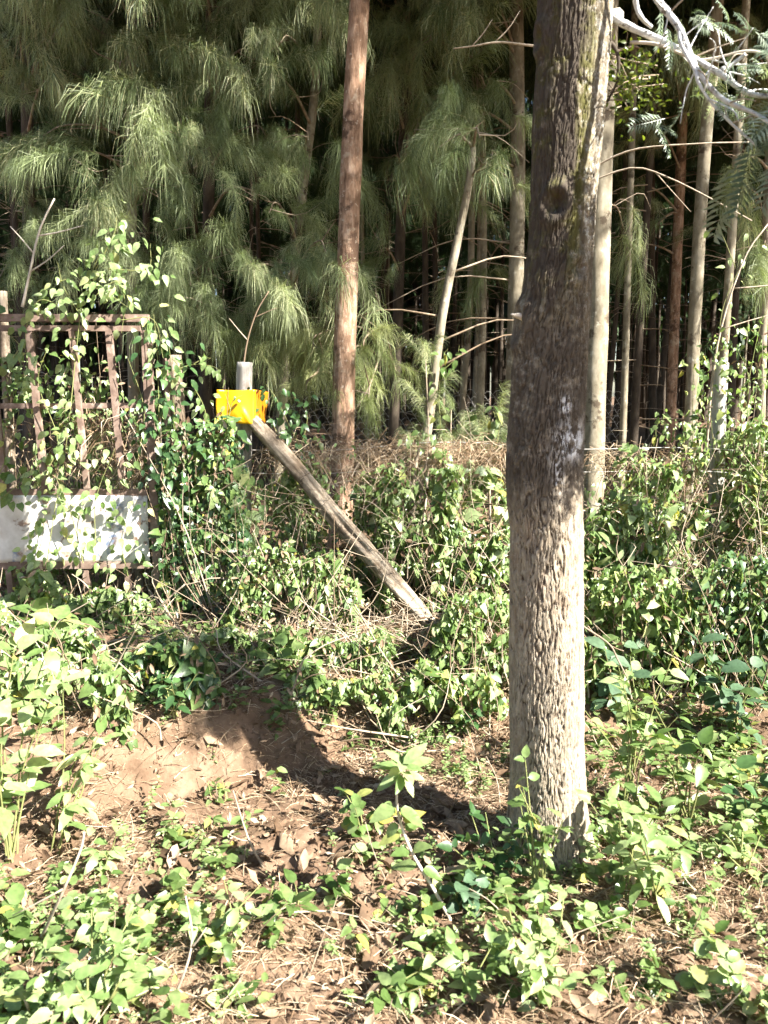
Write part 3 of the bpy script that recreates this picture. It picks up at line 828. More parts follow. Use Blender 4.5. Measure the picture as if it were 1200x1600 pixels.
t_1060 = conifer('pine_tree', 'dark reddish-brown trunk left of the pale trunk on the right',
    pxpath([(1046, 740), (1050, 600), (1058, 400), (1066, 200), (1072, 0)], 9.6), .062, .052, M['bark_red'], None, CR_TOP[0], 1.7, 16, 12)
t_1090 = conifer('pine_tree', 'pale grey pole-like trunk left of the grey fence post on the right',
    pxpath([(1070, 800), (1077, 700), (1088, 450), (1100, 250), (1112, 120), (1122, 0)], 7.0), .058, .048, M['bark_pale'], None, CR_TOP[0], 4.4, 18, 14)
t_1140 = conifer('pine_tree', 'slim grey trunk rising just behind the grey fence post',
    pxpath([(1122, 820), (1128, 600), (1138, 450), (1150, 270), (1160, 100), (1166, 0)], 7.0), .040, .034, M['bark_pale'], None, CR_TOP[1], 5.0, 16, 12)
t_1195 = conifer('pine_tree', 'slim grey trunk at the right edge of the picture',
    pxpath([(1186, 820), (1190, 600), (1196, 400), (1204, 200), (1212, 0)], 7.4), .040, .034, M['bark_pale'], None, CR_TOP[0], 2.6, 16, 12)
t_205 = conifer('pine_tree', 'thin grey trunk among hanging needles above the gate',
    pxpath([(212, 860), (210, 700), (207, 500), (205, 350), (204, 200), (206, 0)], 7.0), .05, .042, M['bark_pale'], None, CR_TOP[0], 1.2, 18, 12)
t_60 = conifer('pine_tree', 'dark trunk with shaded hanging needles at the upper left edge',
    pxpath([(52, 860), (48, 600), (44, 300), (40, 0)], 7.6), .06, .05, M['bark_dark'], None, CR_TOP[1], 2.2, 16, 12)
t_330 = conifer('pine_tree', 'dark trunk with sunlit hanging needles left of the yellow sheet',
    pxpath([(318, 860), (322, 600), (326, 300), (330, 0)], 7.8), .06, .05, M['bark_dark'], None, CR_TOP[0], 0.2, 16, 12)
t_470 = conifer('pine_tree', 'brown crooked trunk left of the straight reddish trunk',
    pxpath([(432, 860), (440, 640), (462, 400), (478, 260), (492, 140), (498, 0)], 7.2), .045, .035, M['bark_pale'], None, CR_TOP[0], 3.6, 18, 12)
t_640 = conifer('pine_tree', 'dark trunk with grey-green needles between the reddish and large trunks',
    pxpath([(610, 860), (618, 600), (628, 300), (640, 0)], 8.6), .06, .05, M['bark_dark'], None, CR_TOP[1], 4.1, 16, 12)
t_740 = conifer('pine_tree', 'thin brown trunk right of the slanting pale trunk',
    pxpath([(716, 830), (722, 640), (734, 480), (738, 300), (745, 0)], 9.2), .04, .034, M['bark_pale'], None, CR_TOP[1], 5.1, 16, 10)

drooping_branch(t_205, [(190, 100, 6.4, 1.4), (235, 150, 6.3, 1.4), (285, 215, 6.2, 1.6), (275, 285, 6.1, 1.5), (130, 240, 6.4, 1.2), (150, 360, 6.0, 1.4), (200, 380, 6.0, 1.0), (210, 40, 6.5, 1.2), (100, 200, 6.5, .9), (240, 300, 6.3, 1.0)], NB)
drooping_branch(t_60, [(30, 60, 6.8, 1.4), (70, 130, 6.9, 1.3), (20, 230, 6.9, 1.2), (110, 30, 6.9, 1.2), (60, 340, 7.1, 1.0), (10, 420, 7.0, 1.0)], NB)
drooping_branch(t_330, [(350, 130, 6.8, 1.3), (330, 60, 6.9, 1.2), (390, 300, 6.6, 1.4), (300, 430, 6.3, 1.3), (360, 400, 6.4, 1.4), (250, 440, 6.3, 1.2), (330, 480, 6.2, 1.0), (400, 200, 6.9, 1.1)], NB)
drooping_branch(t_470, [(450, 60, 6.5, 1.5), (430, 120, 6.4, 1.2), (400, 420, 6.2, 1.5), (450, 440, 6.1, 1.5), (500, 380, 6.2, 1.2), (480, 210, 6.5, 1.0), (430, 320, 6.5, 1.0)], NB)
drooping_branch(t_470, [(440, 500, 6.5, 1.5), (488, 540, 6.45, .8), (390, 480, 6.3, 1.1)], NBB)
drooping_branch(t_640, [(600, 120, 7.6, 1.3), (670, 60, 7.2, 1.5), (690, 150, 7.0, 1.3), (610, 250, 7.8, 1.2), (660, 280, 7.8, 1.0), (600, 390, 8.0, .9), (640, 20, 7.6, 1.2)], NB)
drooping_branch(t_640, [(572, 530, 6.05, .9), (580, 600, 6.0, .8), (500, 525, 6.1, .9), (490, 590, 6.05, .7)], NBB, spread=.06, size=(.55, .8))
drooping_branch(t_slant, [(745, 205, 5.7, .9), (715, 215, 5.8, .8), (760, 260, 5.8, .5)], NB)
drooping_branch(t_808, [(750, 30, 6.9, 1.2), (770, 130, 7.0, 1.0), (730, 170, 7.2, 1.0), (720, 250, 7.5, 1.0), (790, 260, 7.3, .8), (770, 400, 8.2, .8)], NB)
drooping_branch(t_1060, [(1015, 200, 8.6, .8), (1050, 110, 8.4, .8), (1000, 385, 9.4, .8), (1035, 40, 8.4, 1.2)], NB)
drooping_branch(t_1140, [(1185, 310, 7.6, .9), (1195, 110, 7.6, 1.0), (1150, 40, 7.4, 1.2)], NB)
drooping_branch(t_930, [(1000, 80, 6.4, 1.1), (965, 330, 6.6, .5)], NB)

drooping_branch(t_60, [(40, -20, 6.5, 1.2), (105, 0, 6.6, 1.0)], NB)
drooping_branch(t_205, [(165, -20, 6.4, 1.1), (250, -10, 6.4, 1.2)], NB)
drooping_branch(t_330, [(320, -20, 6.8, 1.2), (390, -10, 6.8, 1.2), (380, 80, 7.0, 1.0)], NB)
drooping_branch(t_470, [(470, -25, 6.6, 1.2), (525, 10, 6.7, .9)], NB)
drooping_branch(t_640, [(600, -20, 7.4, 1.2), (690, -25, 7.3, 1.2), (650, 190, 7.6, .9)], NB)
drooping_branch(t_808, [(760, -25, 7.0, 1.1)], NB)
drooping_branch(t_1060, [(1095, 60, 8.6, .9), (1000, 290, 9.2, .7), (1040, 340, 9.4, .6)], NB)
drooping_branch(t_1195, [(1165, 250, 7.0, .7), (1195, 380, 7.1, .8)], NB)
# young pine seedlings in front of the dark gap
def seedling(label, px, py, top, Y, k):
    b0 = at(px, py, Y); b0[2] = gz(b0[0], b0[1]); tp = at(px + top[0], top[1], Y)
    root = thing('pine_seedling', label, 'young pine', b0)
    P = spline([b0, (b0 + tp) / 2 + rdir(.02), tp], 10)
    v, f = tube(P, np.linspace(.012, .004, 10), 6); new('stem', TM().add(v - b0, f, .6).mesh('stem', M['twig']), root)
    tm = TM(); nn = k
    idx = rng.integers(4, 10, nn)
    add_sprays(tm, P[idx] - b0 + rng.normal(0, .01, (nn, 3)), rng.uniform(0, 6.28, nn), rng.uniform(.1, .9, nn), rng.uniform(.45, .75, nn), SPR_UP)
    new('foliage', tm.mesh('foliage', NB), root, kind='stuff')
seedling('upright bushy young pine at the foot of the slanting trunk', 655, 760, (10, 560), 5.5, 13)
seedling('low young pine between the slanting trunk and the large trunk', 770, 760, (0, 655), 5.6, 10)
seedling('young pine with spiky needles close to the slanting trunk', 705, 760, (0, 640), 6.2, 7)

# the dark stand behind: individual trunks sharing crowns
slim = 'slim dark plantation trunk deep in the stand behind the fence'
g2 = np.random.default_rng(21)
protos = []
for i in range(6):
    H = 12.0; P = spline([np.array([0, 0, -.1]), np.array([g2.normal(0, .05), g2.normal(0, .05), 4]), np.array([g2.normal(0, .15), g2.normal(0, .15), H])], 9)
    v, f = tube(P, np.linspace(.052, .02, 9), 8, .12); protos.append(TM().add(v, f, g2.random()).mesh('stand_trunk', [M['bark_dark'], M['bark_dark'], M['bark_pale'], M['bark_dark'], M['bark_dark'], M['bark_dark']][i]))
deadw = []
for i in range(3):
    tm = TM()
    for k in range(16):
        z = g2.uniform(.8, 4.5); a = g2.uniform(0, 6.28); ln = g2.uniform(.4, 1.1); d = np.array([math.cos(a), math.sin(a), g2.normal(.05, .2)])
        v, f = tube(spline([np.array([0, 0, z]), np.array([0, 0, z]) + d * ln * .6, np.array([0, 0, z - .1]) + d * ln], 5), np.linspace(.007, .002, 5), 4, cap=False); tm.add(v, f, g2.random())
    deadw.append(tm.mesh('dead_branches', M['twig']))
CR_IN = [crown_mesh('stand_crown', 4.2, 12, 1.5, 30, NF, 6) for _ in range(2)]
pts2 = []
tries = 0
while len(pts2) < 150 and tries < 9000:
    tries += 1
    y = 8.6 + 19 * g2.random() ** 1.15; x = g2.uniform(-.56 * y - 1.2, .56 * y + 1.8)
    if all((x - a) ** 2 + (y - b) ** 2 > 1.25 ** 2 for a, b in pts2): pts2.append((x, y))
side = []
for _t in range(400):
    y = g2.uniform(6.4, 17); x = .56 * y + 1.6 + g2.uniform(0, 9)
    if len(side) >= 40: break
    if all((x - a) ** 2 + (y - b) ** 2 > 1.3 ** 2 for a, b in side + pts2): side.append((x, y))
for i, (x, y) in enumerate(pts2 + side):
    r = new('plantation_tree', None, None, (x, y, gz(x, y)), label=slim, category='tree', group='slim trunks of the dark stand')
    r.rotation_euler = (g2.normal(0, .018), g2.normal(0, .018), g2.uniform(0, 6.28)); s = g2.uniform(.7, 1.15)
    r.scale = (s, s, g2.uniform(.9, 1.15))
    new('trunk', protos[i % 6], r)
    new('crown', CR_TOP[i % 2] if i >= len(pts2) else CR_IN[i % 2] if y > 10 else CR_TOP[i % 2], r)
    if y < 20 and i < len(pts2): new('dead_twigs', deadw[i % 3], r, kind='stuff')
# the farthest trees read as one mass
tm = TM(); g3 = np.random.default_rng(5)
for k in range(900):
    y = g3.uniform(26, 62); x = g3.uniform(-.6 * y, .6 * y); r_ = g3.uniform(.06, .12); z = gz(x, y)
    v, f = tube(np.array([[x, y, z - .1], [x + g3.normal(0, .1), y, z + 5], [x + g3.normal(0, .25), y, z + 15]]), [r_, r_ * .8, r_ * .2], 5, cap=False)
    tm.add(v, f, g3.random(), 1)
n = 3600
y = g3.uniform(24, 64, n); x = g3.uniform(-.62, .62, n) * y; z = g3.uniform(3.6, 16, n)
pos = np.stack([x, y, z], -1)
V, F = SPR[3]; sub = V.reshape(-1, 5, 3)[::10].reshape(-1, 3); k5 = len(sub) // 5
sub = sub.reshape(-1, 5, 3); ctr = sub.mean(1, keepdims=True); sub = (ctr + (sub - ctr) * np.array([1.2, 1.2, 1.2]))
side = sub[:, 1] - sub[:, 0]; sub[:, 0] -= side * 9; sub[:, 1] += side * 9; sub[:, 2] -= side * 9; sub[:, 3] += side * 9
sub = sub.reshape(-1, 3); b_ = (np.arange(k5) * 5)[:, None]
Fs = np.concatenate([b_ + np.array([0, 1, 3]), b_ + np.array([0, 3, 2]), b_ + np.array([2, 3, 4])])
scatter((sub, Fs), pos, rotz_frames(g3.uniform(0, 6.28, n), g3.normal(0, .4, n), None), g3.uniform(1.6, 3.0, n), tm=tm)
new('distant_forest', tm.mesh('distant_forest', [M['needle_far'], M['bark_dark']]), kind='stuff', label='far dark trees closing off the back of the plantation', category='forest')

# ------------------------------------------------------------------ gate
def box(c, s, rot=0.0, bev=.0):
    x, y, z = np.array(s) / 2
    V = np.array([[-x, -y, -z], [x, -y, -z], [x, y, -z], [-x, y, -z], [-x, -y, z], [x, -y, z], [x, y, z], [-x, y, z]])
    F = np.array([[0, 2, 1], [0, 3, 2], [4, 5, 6], [4, 6, 7], [0, 1, 5], [0, 5, 4], [1, 2, 6], [1, 6, 5], [2, 3, 7], [2, 7, 6], [3, 0, 4], [3, 4, 7]])
    return V + np.array(c), F
def part(name, m_, parent, *shapes, smooth=False):
    tm = TM()
    for v, f in shapes: tm.add(v, f, rng.random())
    return new(name, tm.mesh(name, m_, smooth), parent)
GY = 4.45
def gzpx(py): return at(200, py, GY)[2]
gx1 = at(236, 700, GY)[0]; gx0 = gx1 - 1.75
gtop = gzpx(496); gbot = gz(gx1 - .4, GY) + .04
gate = thing('metal_gate', 'rusty metal gate with vertical bars and a white panel, overgrown with vines', 'gate', (gx1, GY, gz(gx1, GY)))
gb = np.array(gate.location)
def gbar(name, x0, z0, x1, z1, w, d, m_=M['rust'], yo=0.0):
    """square bar from (x0,z0) to (x1,z1) in the gate plane"""
    c = np.array([(x0 + x1) / 2, GY + yo, (z0 + z1) / 2]); L_ = math.hypot(x1 - x0, z1 - z0)
    v, f = box((0, 0, 0), (w, d, L_)); a = math.atan2(x1 - x0, z1 - z0)
    Rm = np.array([[math.cos(a), 0, math.sin(a)], [0, 1, 0], [-math.sin(a), 0, math.cos(a)]])
    part(name, m_, gate, (v @ Rm.T + c - gb, f))
lean = .028
zl = gzpx(768); zb = gzpx(884); zm = gzpx(635)
gbar('top_rail', gx0, gtop, gx1 + .02, gtop - .005, .040, .042)
gbar('top_rail', gx0, gtop - .055, gx1 - .028, gtop - .06, .030, .036, yo=.004)
gbar('stile', gx1, gtop - .07, gx1 + .012, gbot - .02, .048, .044, yo=.003)
gbar('stile', gx0, gtop - .07, gx0 + .03, gbot, .048, .044, yo=.003)
gbar('middle_rail', gx0 + .03, zm, gx1 - .03, zm + .004, .030, .020, yo=.012)
gbar('lower_rail', gx0 + .03, zl, gx1 - .03, zl - .004, .034, .034, yo=.002)
gbar('bottom_rail', gx0 + .03, zb, gx1 - .03, zb + .01, .044, .040, yo=.002)
for px in (-150, -85, -20, 45, 112, 170):
    xa = at(px, 500, GY)[0]; xb = xa + .035
    gbar('bar', xa, gtop - .075, xb, zl + .018, .036 if px != 112 else .030, .024, yo=-.006)
for px in (-110, -45, 15, 75, 135, 200):
    xa = at(px, 900, GY)[0]
    gbar('bar', xa, zb - .024, xa + .012, gbot - .03, .034, .024, yo=-.004)
# dented white sheet between the two lower rails
nxp, nzp = 40, 16
xs = np.linspace(gx0 + .03, gx1 - .03, nxp); zs = np.linspace(zb + .022, zl - .02, nzp)
PXg, PZg = np.meshgrid(xs, zs)
PYg = GY - .016 + .03 * (fbm(PXg * 5, PZg * 6, 81, 3) - .5)
def sheet(X, Y, Z, thick=(0, .002, 0)):
    h, w = X.shape
    V = np.stack([X, Y, Z], -1).reshape(-1, 3); n0 = len(V)
    V2 = V + np.array(thick)
    i = (np.arange(h - 1)[:, None] * w + np.arange(w - 1)[None]).ravel()
    F = np.concatenate([np.stack([i, i + 1, i + w + 1], -1), np.stack([i, i + w + 1, i + w], -1)])
    b = np.concatenate([np.arange(w), np.arange(1, h) * w + w - 1, (h - 1) * w + np.arange(w - 2, -1, -1), np.arange(h - 2, 0, -1) * w])
    bn = np.roll(b, -1)
    E = np.concatenate([np.stack([b, b + n0, bn + n0], -1), np.stack([b, bn + n0, bn], -1)])
    return np.concatenate([V, V2]), np.concatenate([F, F[:, ::-1] + n0, E])
v, f = sheet(PXg, PYg, PZg)
part('panel', M['paint'], gate, (v - gb, f), smooth=True)
# gate post: dark timber with a rusty steel angle
gp0 = at(290, 985, 4.6); gp0[2] = gz(gp0[0], gp0[1]) - .1
gp = thing('gate_post', 'dark timber gate post smothered in creeper, right of the gate', 'post', gp0)
v, f = tube(spline([gp0, at(283, 760, 4.6), at(272, 555, 4.6)], 14), np.linspace(.05, .042, 14), 10, .12)
new('post', TM().add(v - gp0, f, .2).mesh('post', M['wood_grey']), gp)
v, f = tube(np.array([at(262, 690, 4.54), at(259, 560, 4.54)]), .018, 4); new('hinge_strap', TM().add(v - gp0, f, .3).mesh('hinge_strap', M['rust'], False), gp)
# two rough stakes behind the gate
for (pa, pb, r_, lab) in (((214, 880), (222, 640), .026, 'rough pale stake seen through the right side of the gate'), ((10, 700), (4, 455), .03, 'rough stake behind the gate at the left edge')):
    b0 = at(*pa, 4.72); b0[2] = gz(b0[0], b0[1]) - .05
    s_ = thing('stake', lab, 'stake', b0)
    v, f = tube(spline([b0, at((pa[0] + pb[0]) / 2 + 3, (pa[1] + pb[1]) / 2, 4.72), at(*pb, 4.72)], 10), np.linspace(r_, r_ * .8, 10), 8, .2)
    new('shaft', TM().add(v - b0, f, .5).mesh('shaft', M['wood_grey']), s_)

# ------------------------------------------------------------------ fence
FY = 4.78
pb0 = at(382, 945, 4.75); pb0[2] = gz(pb0[0], pb0[1]) - .12
post1 = thing('fence_post', 'weathered grey timber post carrying the yellow sheet', 'post', pb0)
v, f = rough_tube(spline([pb0, at(380, 800, 4.75), at(381, 680, 4.75), at(382, 566, 4.75)], 40), np.linspace(.050, .046, 40), 18, .10, 3, 6, 3)
new('post', TM().add(v - pb0, f, .5).mesh('post', M['wood_pale']), post1)
ptop = at(382, 566, 4.75)
# diagonal brace: a half-round split pole
A_ = at(393, 655, 4.66); B_ = at(684, 990, 4.2); B_[2] = gz(B_[0], B_[1]) - .03
brace = thing('diagonal_brace', 'weathered split pole leaning diagonally from the post to the ground', 'brace pole', B_)
P = spline([A_ + np.array([-.03, .0, .035]), A_ * .75 + B_ * .25 + np.array([.004, 0, .006]), A_ * .5 + B_ * .5 + np.array([-.004, 0, -.006]), A_ * .25 + B_ * .75 + np.array([.0, 0, .008]), B_], 70)
v, f = rough_tube(P, np.interp(np.linspace(0, 1, 70), [0, .08, .3, .5, .75, .9, 1], [.040, .052, .052, .064, .058, .056, .044]), 40, .30, 2.2, 11, 9, .85, split=((.6, .05, .6, .35), (2.2, .25, 1.0, .4), (3.8, .1, .9, .35), (5.2, .0, .7, .3), (1.4, .5, 1.1, .3), (4.5, .4, 1.1, .3)))
qz = Vector(A_ - B_).to_track_quat('Z', 'X'); Rq = np.array(qz.to_matrix())
po = new('pole', TM().add((v - B_) @ Rq, f, .6).mesh('pole', M['wood_grey']), brace); po.rotation_mode = 'QUATERNION'; po.rotation_quaternion = qz
# yellow sheet bent round the post
yw = 34; yh = 18
s_ = np.linspace(0, 1, yw)[None].repeat(yh, 0); t_ = np.linspace(0, 1, yh)[:, None].repeat(yw, 1)
O = at(342, 661, 4.6); xw = .212
fr_ = np.clip(s_ / .78, 0, 1); bk = np.clip((s_ - .78) / .22, 0, 1)
X = O[0] + xw * fr_ + .058 * bk - .010 * np.sin(math.pi * t_) * (1 - s_) - .03 * bk * (1 - t_)
Yv = O[1] - .004 * np.sin(fr_ * math.pi) + .16 * bk ** .8 + .006 * np.sin(s_ * 7 + t_ * 3) * (1 - bk) - .03 * (1 - sstep(0, .25, fr_))
bulge = np.exp(-((fr_ - .55) / .24) ** 2 - ((t_ - .18) / .30) ** 2)
crease = np.exp(-((fr_ - .42 - .5 * (1 - t_) * .9) / .05) ** 2) * (1 - sstep(.35, .6, t_)) * (1 - bk)
Yv = Yv - .014 * bulge * (1 - bk) - .008 * crease
Z = O[2] + .192 * t_ - .004 * np.sin(fr_ * math.pi) - .03 * bk * (1 - t_) - .014 * bk * t_ + .005 * np.sin(s_ * 6) * (1 - t_)
kf = int(yw * .78) + 1
v, f = sheet(X[:, :kf], Yv[:, :kf], Z[:, :kf], (0, .0025, 0)); v2, f2 = sheet(X[:, kf - 1:], Yv[:, kf - 1:] + .001, Z[:, kf - 1:], (0, .0025, 0))
yb0 = np.array([O[0] + .11, 4.6, O[2]])
ysh = thing('yellow_sheet', 'bright yellow bent plastic sheet nailed round the timber post', 'sheet', yb0)
new('sheet', TM().add(v - yb0, f).mesh('sheet', M['yellow']), ysh)
fl = new('folded_flap', TM().add(v2 - yb0, f2).mesh('folded_flap', M['shaded_yellow']), ysh); fl['label'] = 'shaded yellow flap folded back on the right of the sheet'
npos = at(373, 627, 4.555)
v, f = tube(np.array([npos, npos + np.array([0, .02, 0])]), [.009, .007], 8); new('nail_head', TM().add(v - yb0, f, .5).mesh('nail_head', M['twig_pale']), ysh)
# right grey post
rp0 = at(1116, 880, 5.2); rp0[2] = gz(rp0[0], rp0[1]) - .12
post2 = thing('fence_post', 'pale grey weathered timber post in the thicket on the right', 'post', rp0)
v, f = rough_tube(spline([rp0, at(1119, 760, 5.2), at(1123, 640, 5.2), at(1127, 567, 5.2)], 40), np.linspace(.052, .044, 40), 16, .14, 3, 6, 4)
new('post', TM().add(v - rp0, f, .5).mesh('post', M['wood_pale']), post2)

# wire netting, strands and hexagons
fence = thing('wire_fence', 'sagging hexagonal wire netting fence strung along the bank', 'fence', (0, FY, gz(0, FY)))
fb = np.array(fence.location)
xa, xb = at(300, 700, FY)[0], at(1330, 700, FY)[0]
def sag(x): return .04 * np.sin(x * 1.9 + .6) + .03 * np.sin(x * 4.3)
def ysag(x, z): return FY + .05 * (fbm(x * 1.8 + 4, z * 2, 91, 2) - .5) + .10 * np.clip(x - .9, 0, 3) * .4
ztop = at(600, 700, FY)[2]
for zf_ in (ztop, ztop - .14, ztop - .48, ztop - .62):
    xs = np.linspace(xa, xb, 60); zs = zf_ + sag(xs) * .5; P = np.stack([xs, ysag(xs, zs), zs], -1)
    v, f = tube(P, .0022, 4); new('wire_strand', TM().add(v - fb, f, .4).mesh('wire_strand', M['wire']), fence)
tm = TM(); hw, hh = .105, .074
segs = []
for j in range(13):
    for i in range(int((xb - xa) / hw) + 1):
        cx = xa + (i + .5 * (j % 2)) * hw; cz = ztop - .02 - j * hh
        a_ = (cx - hw * .5, cz); b_ = (cx - hw * .22, cz + hh * .5); c_ = (cx + hw * .22, cz + hh * .5); d_ = (cx + hw * .5, cz)
        e_ = (cx - hw * .22, cz - hh * .5)
        segs += [(a_, b_), (b_, c_), (c_, d_), (a_, e_)]
for (a_, b_) in segs:
    def wp(q):
        x, z = q; x = x + .02 * (vnoise(np.array(x * 9), np.array(z * 9), 5) - .5); z = z + .03 * (vnoise(np.array(x * 7 + 50), np.array(z * 7), 6) - .5) + sag(x) * .5
        return np.array([float(x), float(ysag(np.array(x), np.array(z))), float(z)])
    v, f = tube(np.array([wp(a_), wp(b_)]), .0026, 3, cap=False); tm.add(v, f, .5)
new('wire_mesh', tm.mesh('wire_mesh', M['wire']), fence)

# dead needles and twigs heaped along the top of the netting
def straw_heap(name, label, cat, segs_, n, drop, th=.06, wid=.0035):
    c0 = np.mean([s[0] for s in segs_], 0); root = thing(name, label, cat, c0)
    tm = TM(); pos = []; tip = []
    for (p, q, k) in segs_:
        for _ in range(int(n * k)):
            t = rng.random(); b = p * (1 - t) + q * t + np.array([0, rng.normal(0, .06), rng.normal(0, th)])
            d = unit(np.array([rng.normal(0, .8), rng.normal(-.2, .4), -abs(rng.normal(drop, .5))]))
            pos.append(b); tip.append(d)
    pos = np.array(pos); tip = np.array(tip); N_ = len(pos); ln = rng.uniform(.07, .24, N_)[:, None]
    p1 = pos + tip * ln * .5 + rng.normal(0, .015, (N_, 3)); p2 = pos + tip * ln + np.array([0, 0, -1]) * ln * .3
    sd = unit(np.cross(tip, rng.normal(0, 1, (N_, 3)))) * wid
    V = np.stack([pos - sd * .5, pos + sd * .5, p1 - sd * .5, p1 + sd * .5, p2], 1).reshape(-1, 3) - c0
    b = (np.arange(N_) * 5)[:, None]
    F = np.concatenate([b + np.array([0, 1, 3]), b + np.array([0, 3, 2]), b + np.array([2, 3, 4])])
    tm.add(V, F, np.repeat(rng.random(N_), 5))
    new('straw', tm.mesh('straw', M['straw']), root, kind='stuff')
    return root
sx_ = lambda px, py, Y=FY - .02: at(px, py, Y)
straw_heap('dead_needle_heap', 'brown dead needles draped along the fence top between brace and large trunk', 'dead needles',
           [(sx_(430, 690), sx_(560, 700), .35), (sx_(560, 700), sx_(690, 703), .8), (sx_(670, 706), sx_(795, 706), 1.5), (sx_(560, 735), sx_(620, 735), .5), (sx_(400, 710), sx_(500, 720), .25)], 560, .35, .045)
straw_heap('dead_needle_heap', 'brown dead twigs and needles on the fence top right of the large trunk', 'dead needles',
           [(sx_(920, 712, 4.85), sx_(1085, 715, 4.9), 1.0), (sx_(1040, 745, 4.9), sx_(1075, 740, 4.9), .5)], 330, .2, .05)
straw_heap('dead_grass_tangle', 'dry brown stalks tangled behind the lower bars of the gate', 'dead grass',
           [(at(130, 640, 4.6), at(230, 720, 4.55), 1), (at(20, 700, 4.65), at(220, 740, 4.6), .5), (at(100, 990, 4.3), at(260, 1000, 4.3), 1), (at(250, 960, 4.3), at(300, 1010, 4.2), .5)], 420, .5, .09)

# ------------------------------------------------------------------ plants
def tangle(label, regions, n):
    c0 = np.array([0, 4.5, .4]); root = thing('dry_tangle', label, 'dry stems', c0); tm = TM()
    for (px0, px1, py0, py1, Y0, Y1, k) in regions:
        for _ in range(int(n * k)):
            p = at(rng.uniform(px0, px1), rng.uniform(py0, py1), rng.uniform(Y0, Y1)); p[2] = max(p[2], gz(p[0], p[1]) + .01)
            d = unit(np.array([rng.normal(0, .7), rng.normal(0, .25), rng.normal(.1, .8)])) * rng.uniform(.08, .35)
            v, f = tube(spline([p, p + d * .5 + rdir(.03), p + d + rdir(.03)], 5), np.linspace(.0022, .0011, 5), 3, cap=False); tm.add(v - c0, f, rng.random())
    new('stems', tm.mesh('stems', M['twig']), root, kind='stuff')
tangle('fine dry stems tangled through the hedge left of the large trunk', [(330, 800, 700, 1050, 4.1, 4.75, 1.0), (420, 800, 960, 1120, 3.5, 4.0, .4)], 400)
tangle('fine dry stems tangled through the thicket right of the large trunk', [(915, 1220, 720, 1100, 3.9, 4.9, 1.0)], 280)
def stem_tm(paths, r=.004):
    tm = TM()
    for P in paths:
        v, f = tube(P, np.linspace(r, r * .4, len(P)), 5, cap=False); tm.add(v, f, rng.random())
    return tm

def stems(paths, root, r=.004, name='stem', m_='stem'):
    for P in paths: new(name, stem_tm([P], r).mesh(name, M[m_]), root)

def plant(name, label, px, py, h, spread, nst, nl, size, kind='ovate', m_='leaf', group=None, lean=(0, 0), parts=True, cat='plant', base=None, bunch=.35, stem='stem', r=.004):
    """upright leafy plant rooted where the pixel meets the ground"""
    b0 = on_ground(px, py) if base is None else np.array(base, float); b0 = np.array([b0[0], b0[1], gz(b0[0], b0[1]) - .01])
    root = thing(name, label, cat, b0, group)
    paths = []; lv = []
    for s in range(nst):
        a = rng.uniform(0, 6.28); sp = spread * rng.uniform(.3, 1); hh_ = h * rng.uniform(.6, 1.05)
        tip = np.array([math.cos(a) * sp + lean[0], math.sin(a) * sp + lean[1], hh_])
        P = spline([np.array([0, 0, 0]) + rng.normal(0, .015, 3) * np.array([1, 1, 0]), tip * np.array([.35, .35, .55]) + rng.normal(0, .02, 3), tip], 9)
        paths.append(P)
        k = max(3, int(nl / nst))
        for j in range(k):
            t = 1 - (1 - bunch * .2) * rng.random() ** 1.3 * .8
            i = min(8, int(t * 8.99)); p = P[i]
            aa = j * 2.4 + a; out = np.array([math.cos(aa), math.sin(aa), rng.normal(.15 + .5 * (t > .9), .3)])
            lv.append((p, out + np.array([0, 0, -.15]), unit(np.array([0, 0, .8]) + TOSUN * .6 + rdir(.35)), size * rng.uniform(.6, 1.15)))
    stems(paths, root, r, stem)
    if parts:
        for p, t_, n_2, s_ in lv:
            leaf_obj(root, np.zeros(3), p, t_, n_2, s_, kind, M[m_])
    else:
        arr = list(zip(*lv)); tm = TM(); pos = np.array(arr[0]); Rm = frames(np.array(arr[1]), np.array(arr[2])); sc = np.array(arr[3]); w = rng.integers(0, 2, len(pos)) % len(LEAF[kind])
        for i in range(len(LEAF[kind])):
            if (w == i).any(): scatter(LEAF[kind][i], pos[w == i], Rm[w == i], sc[w == i], tm=tm)
        new('foliage', tm.mesh('foliage', M[m_]), root, kind='stuff')
    return root

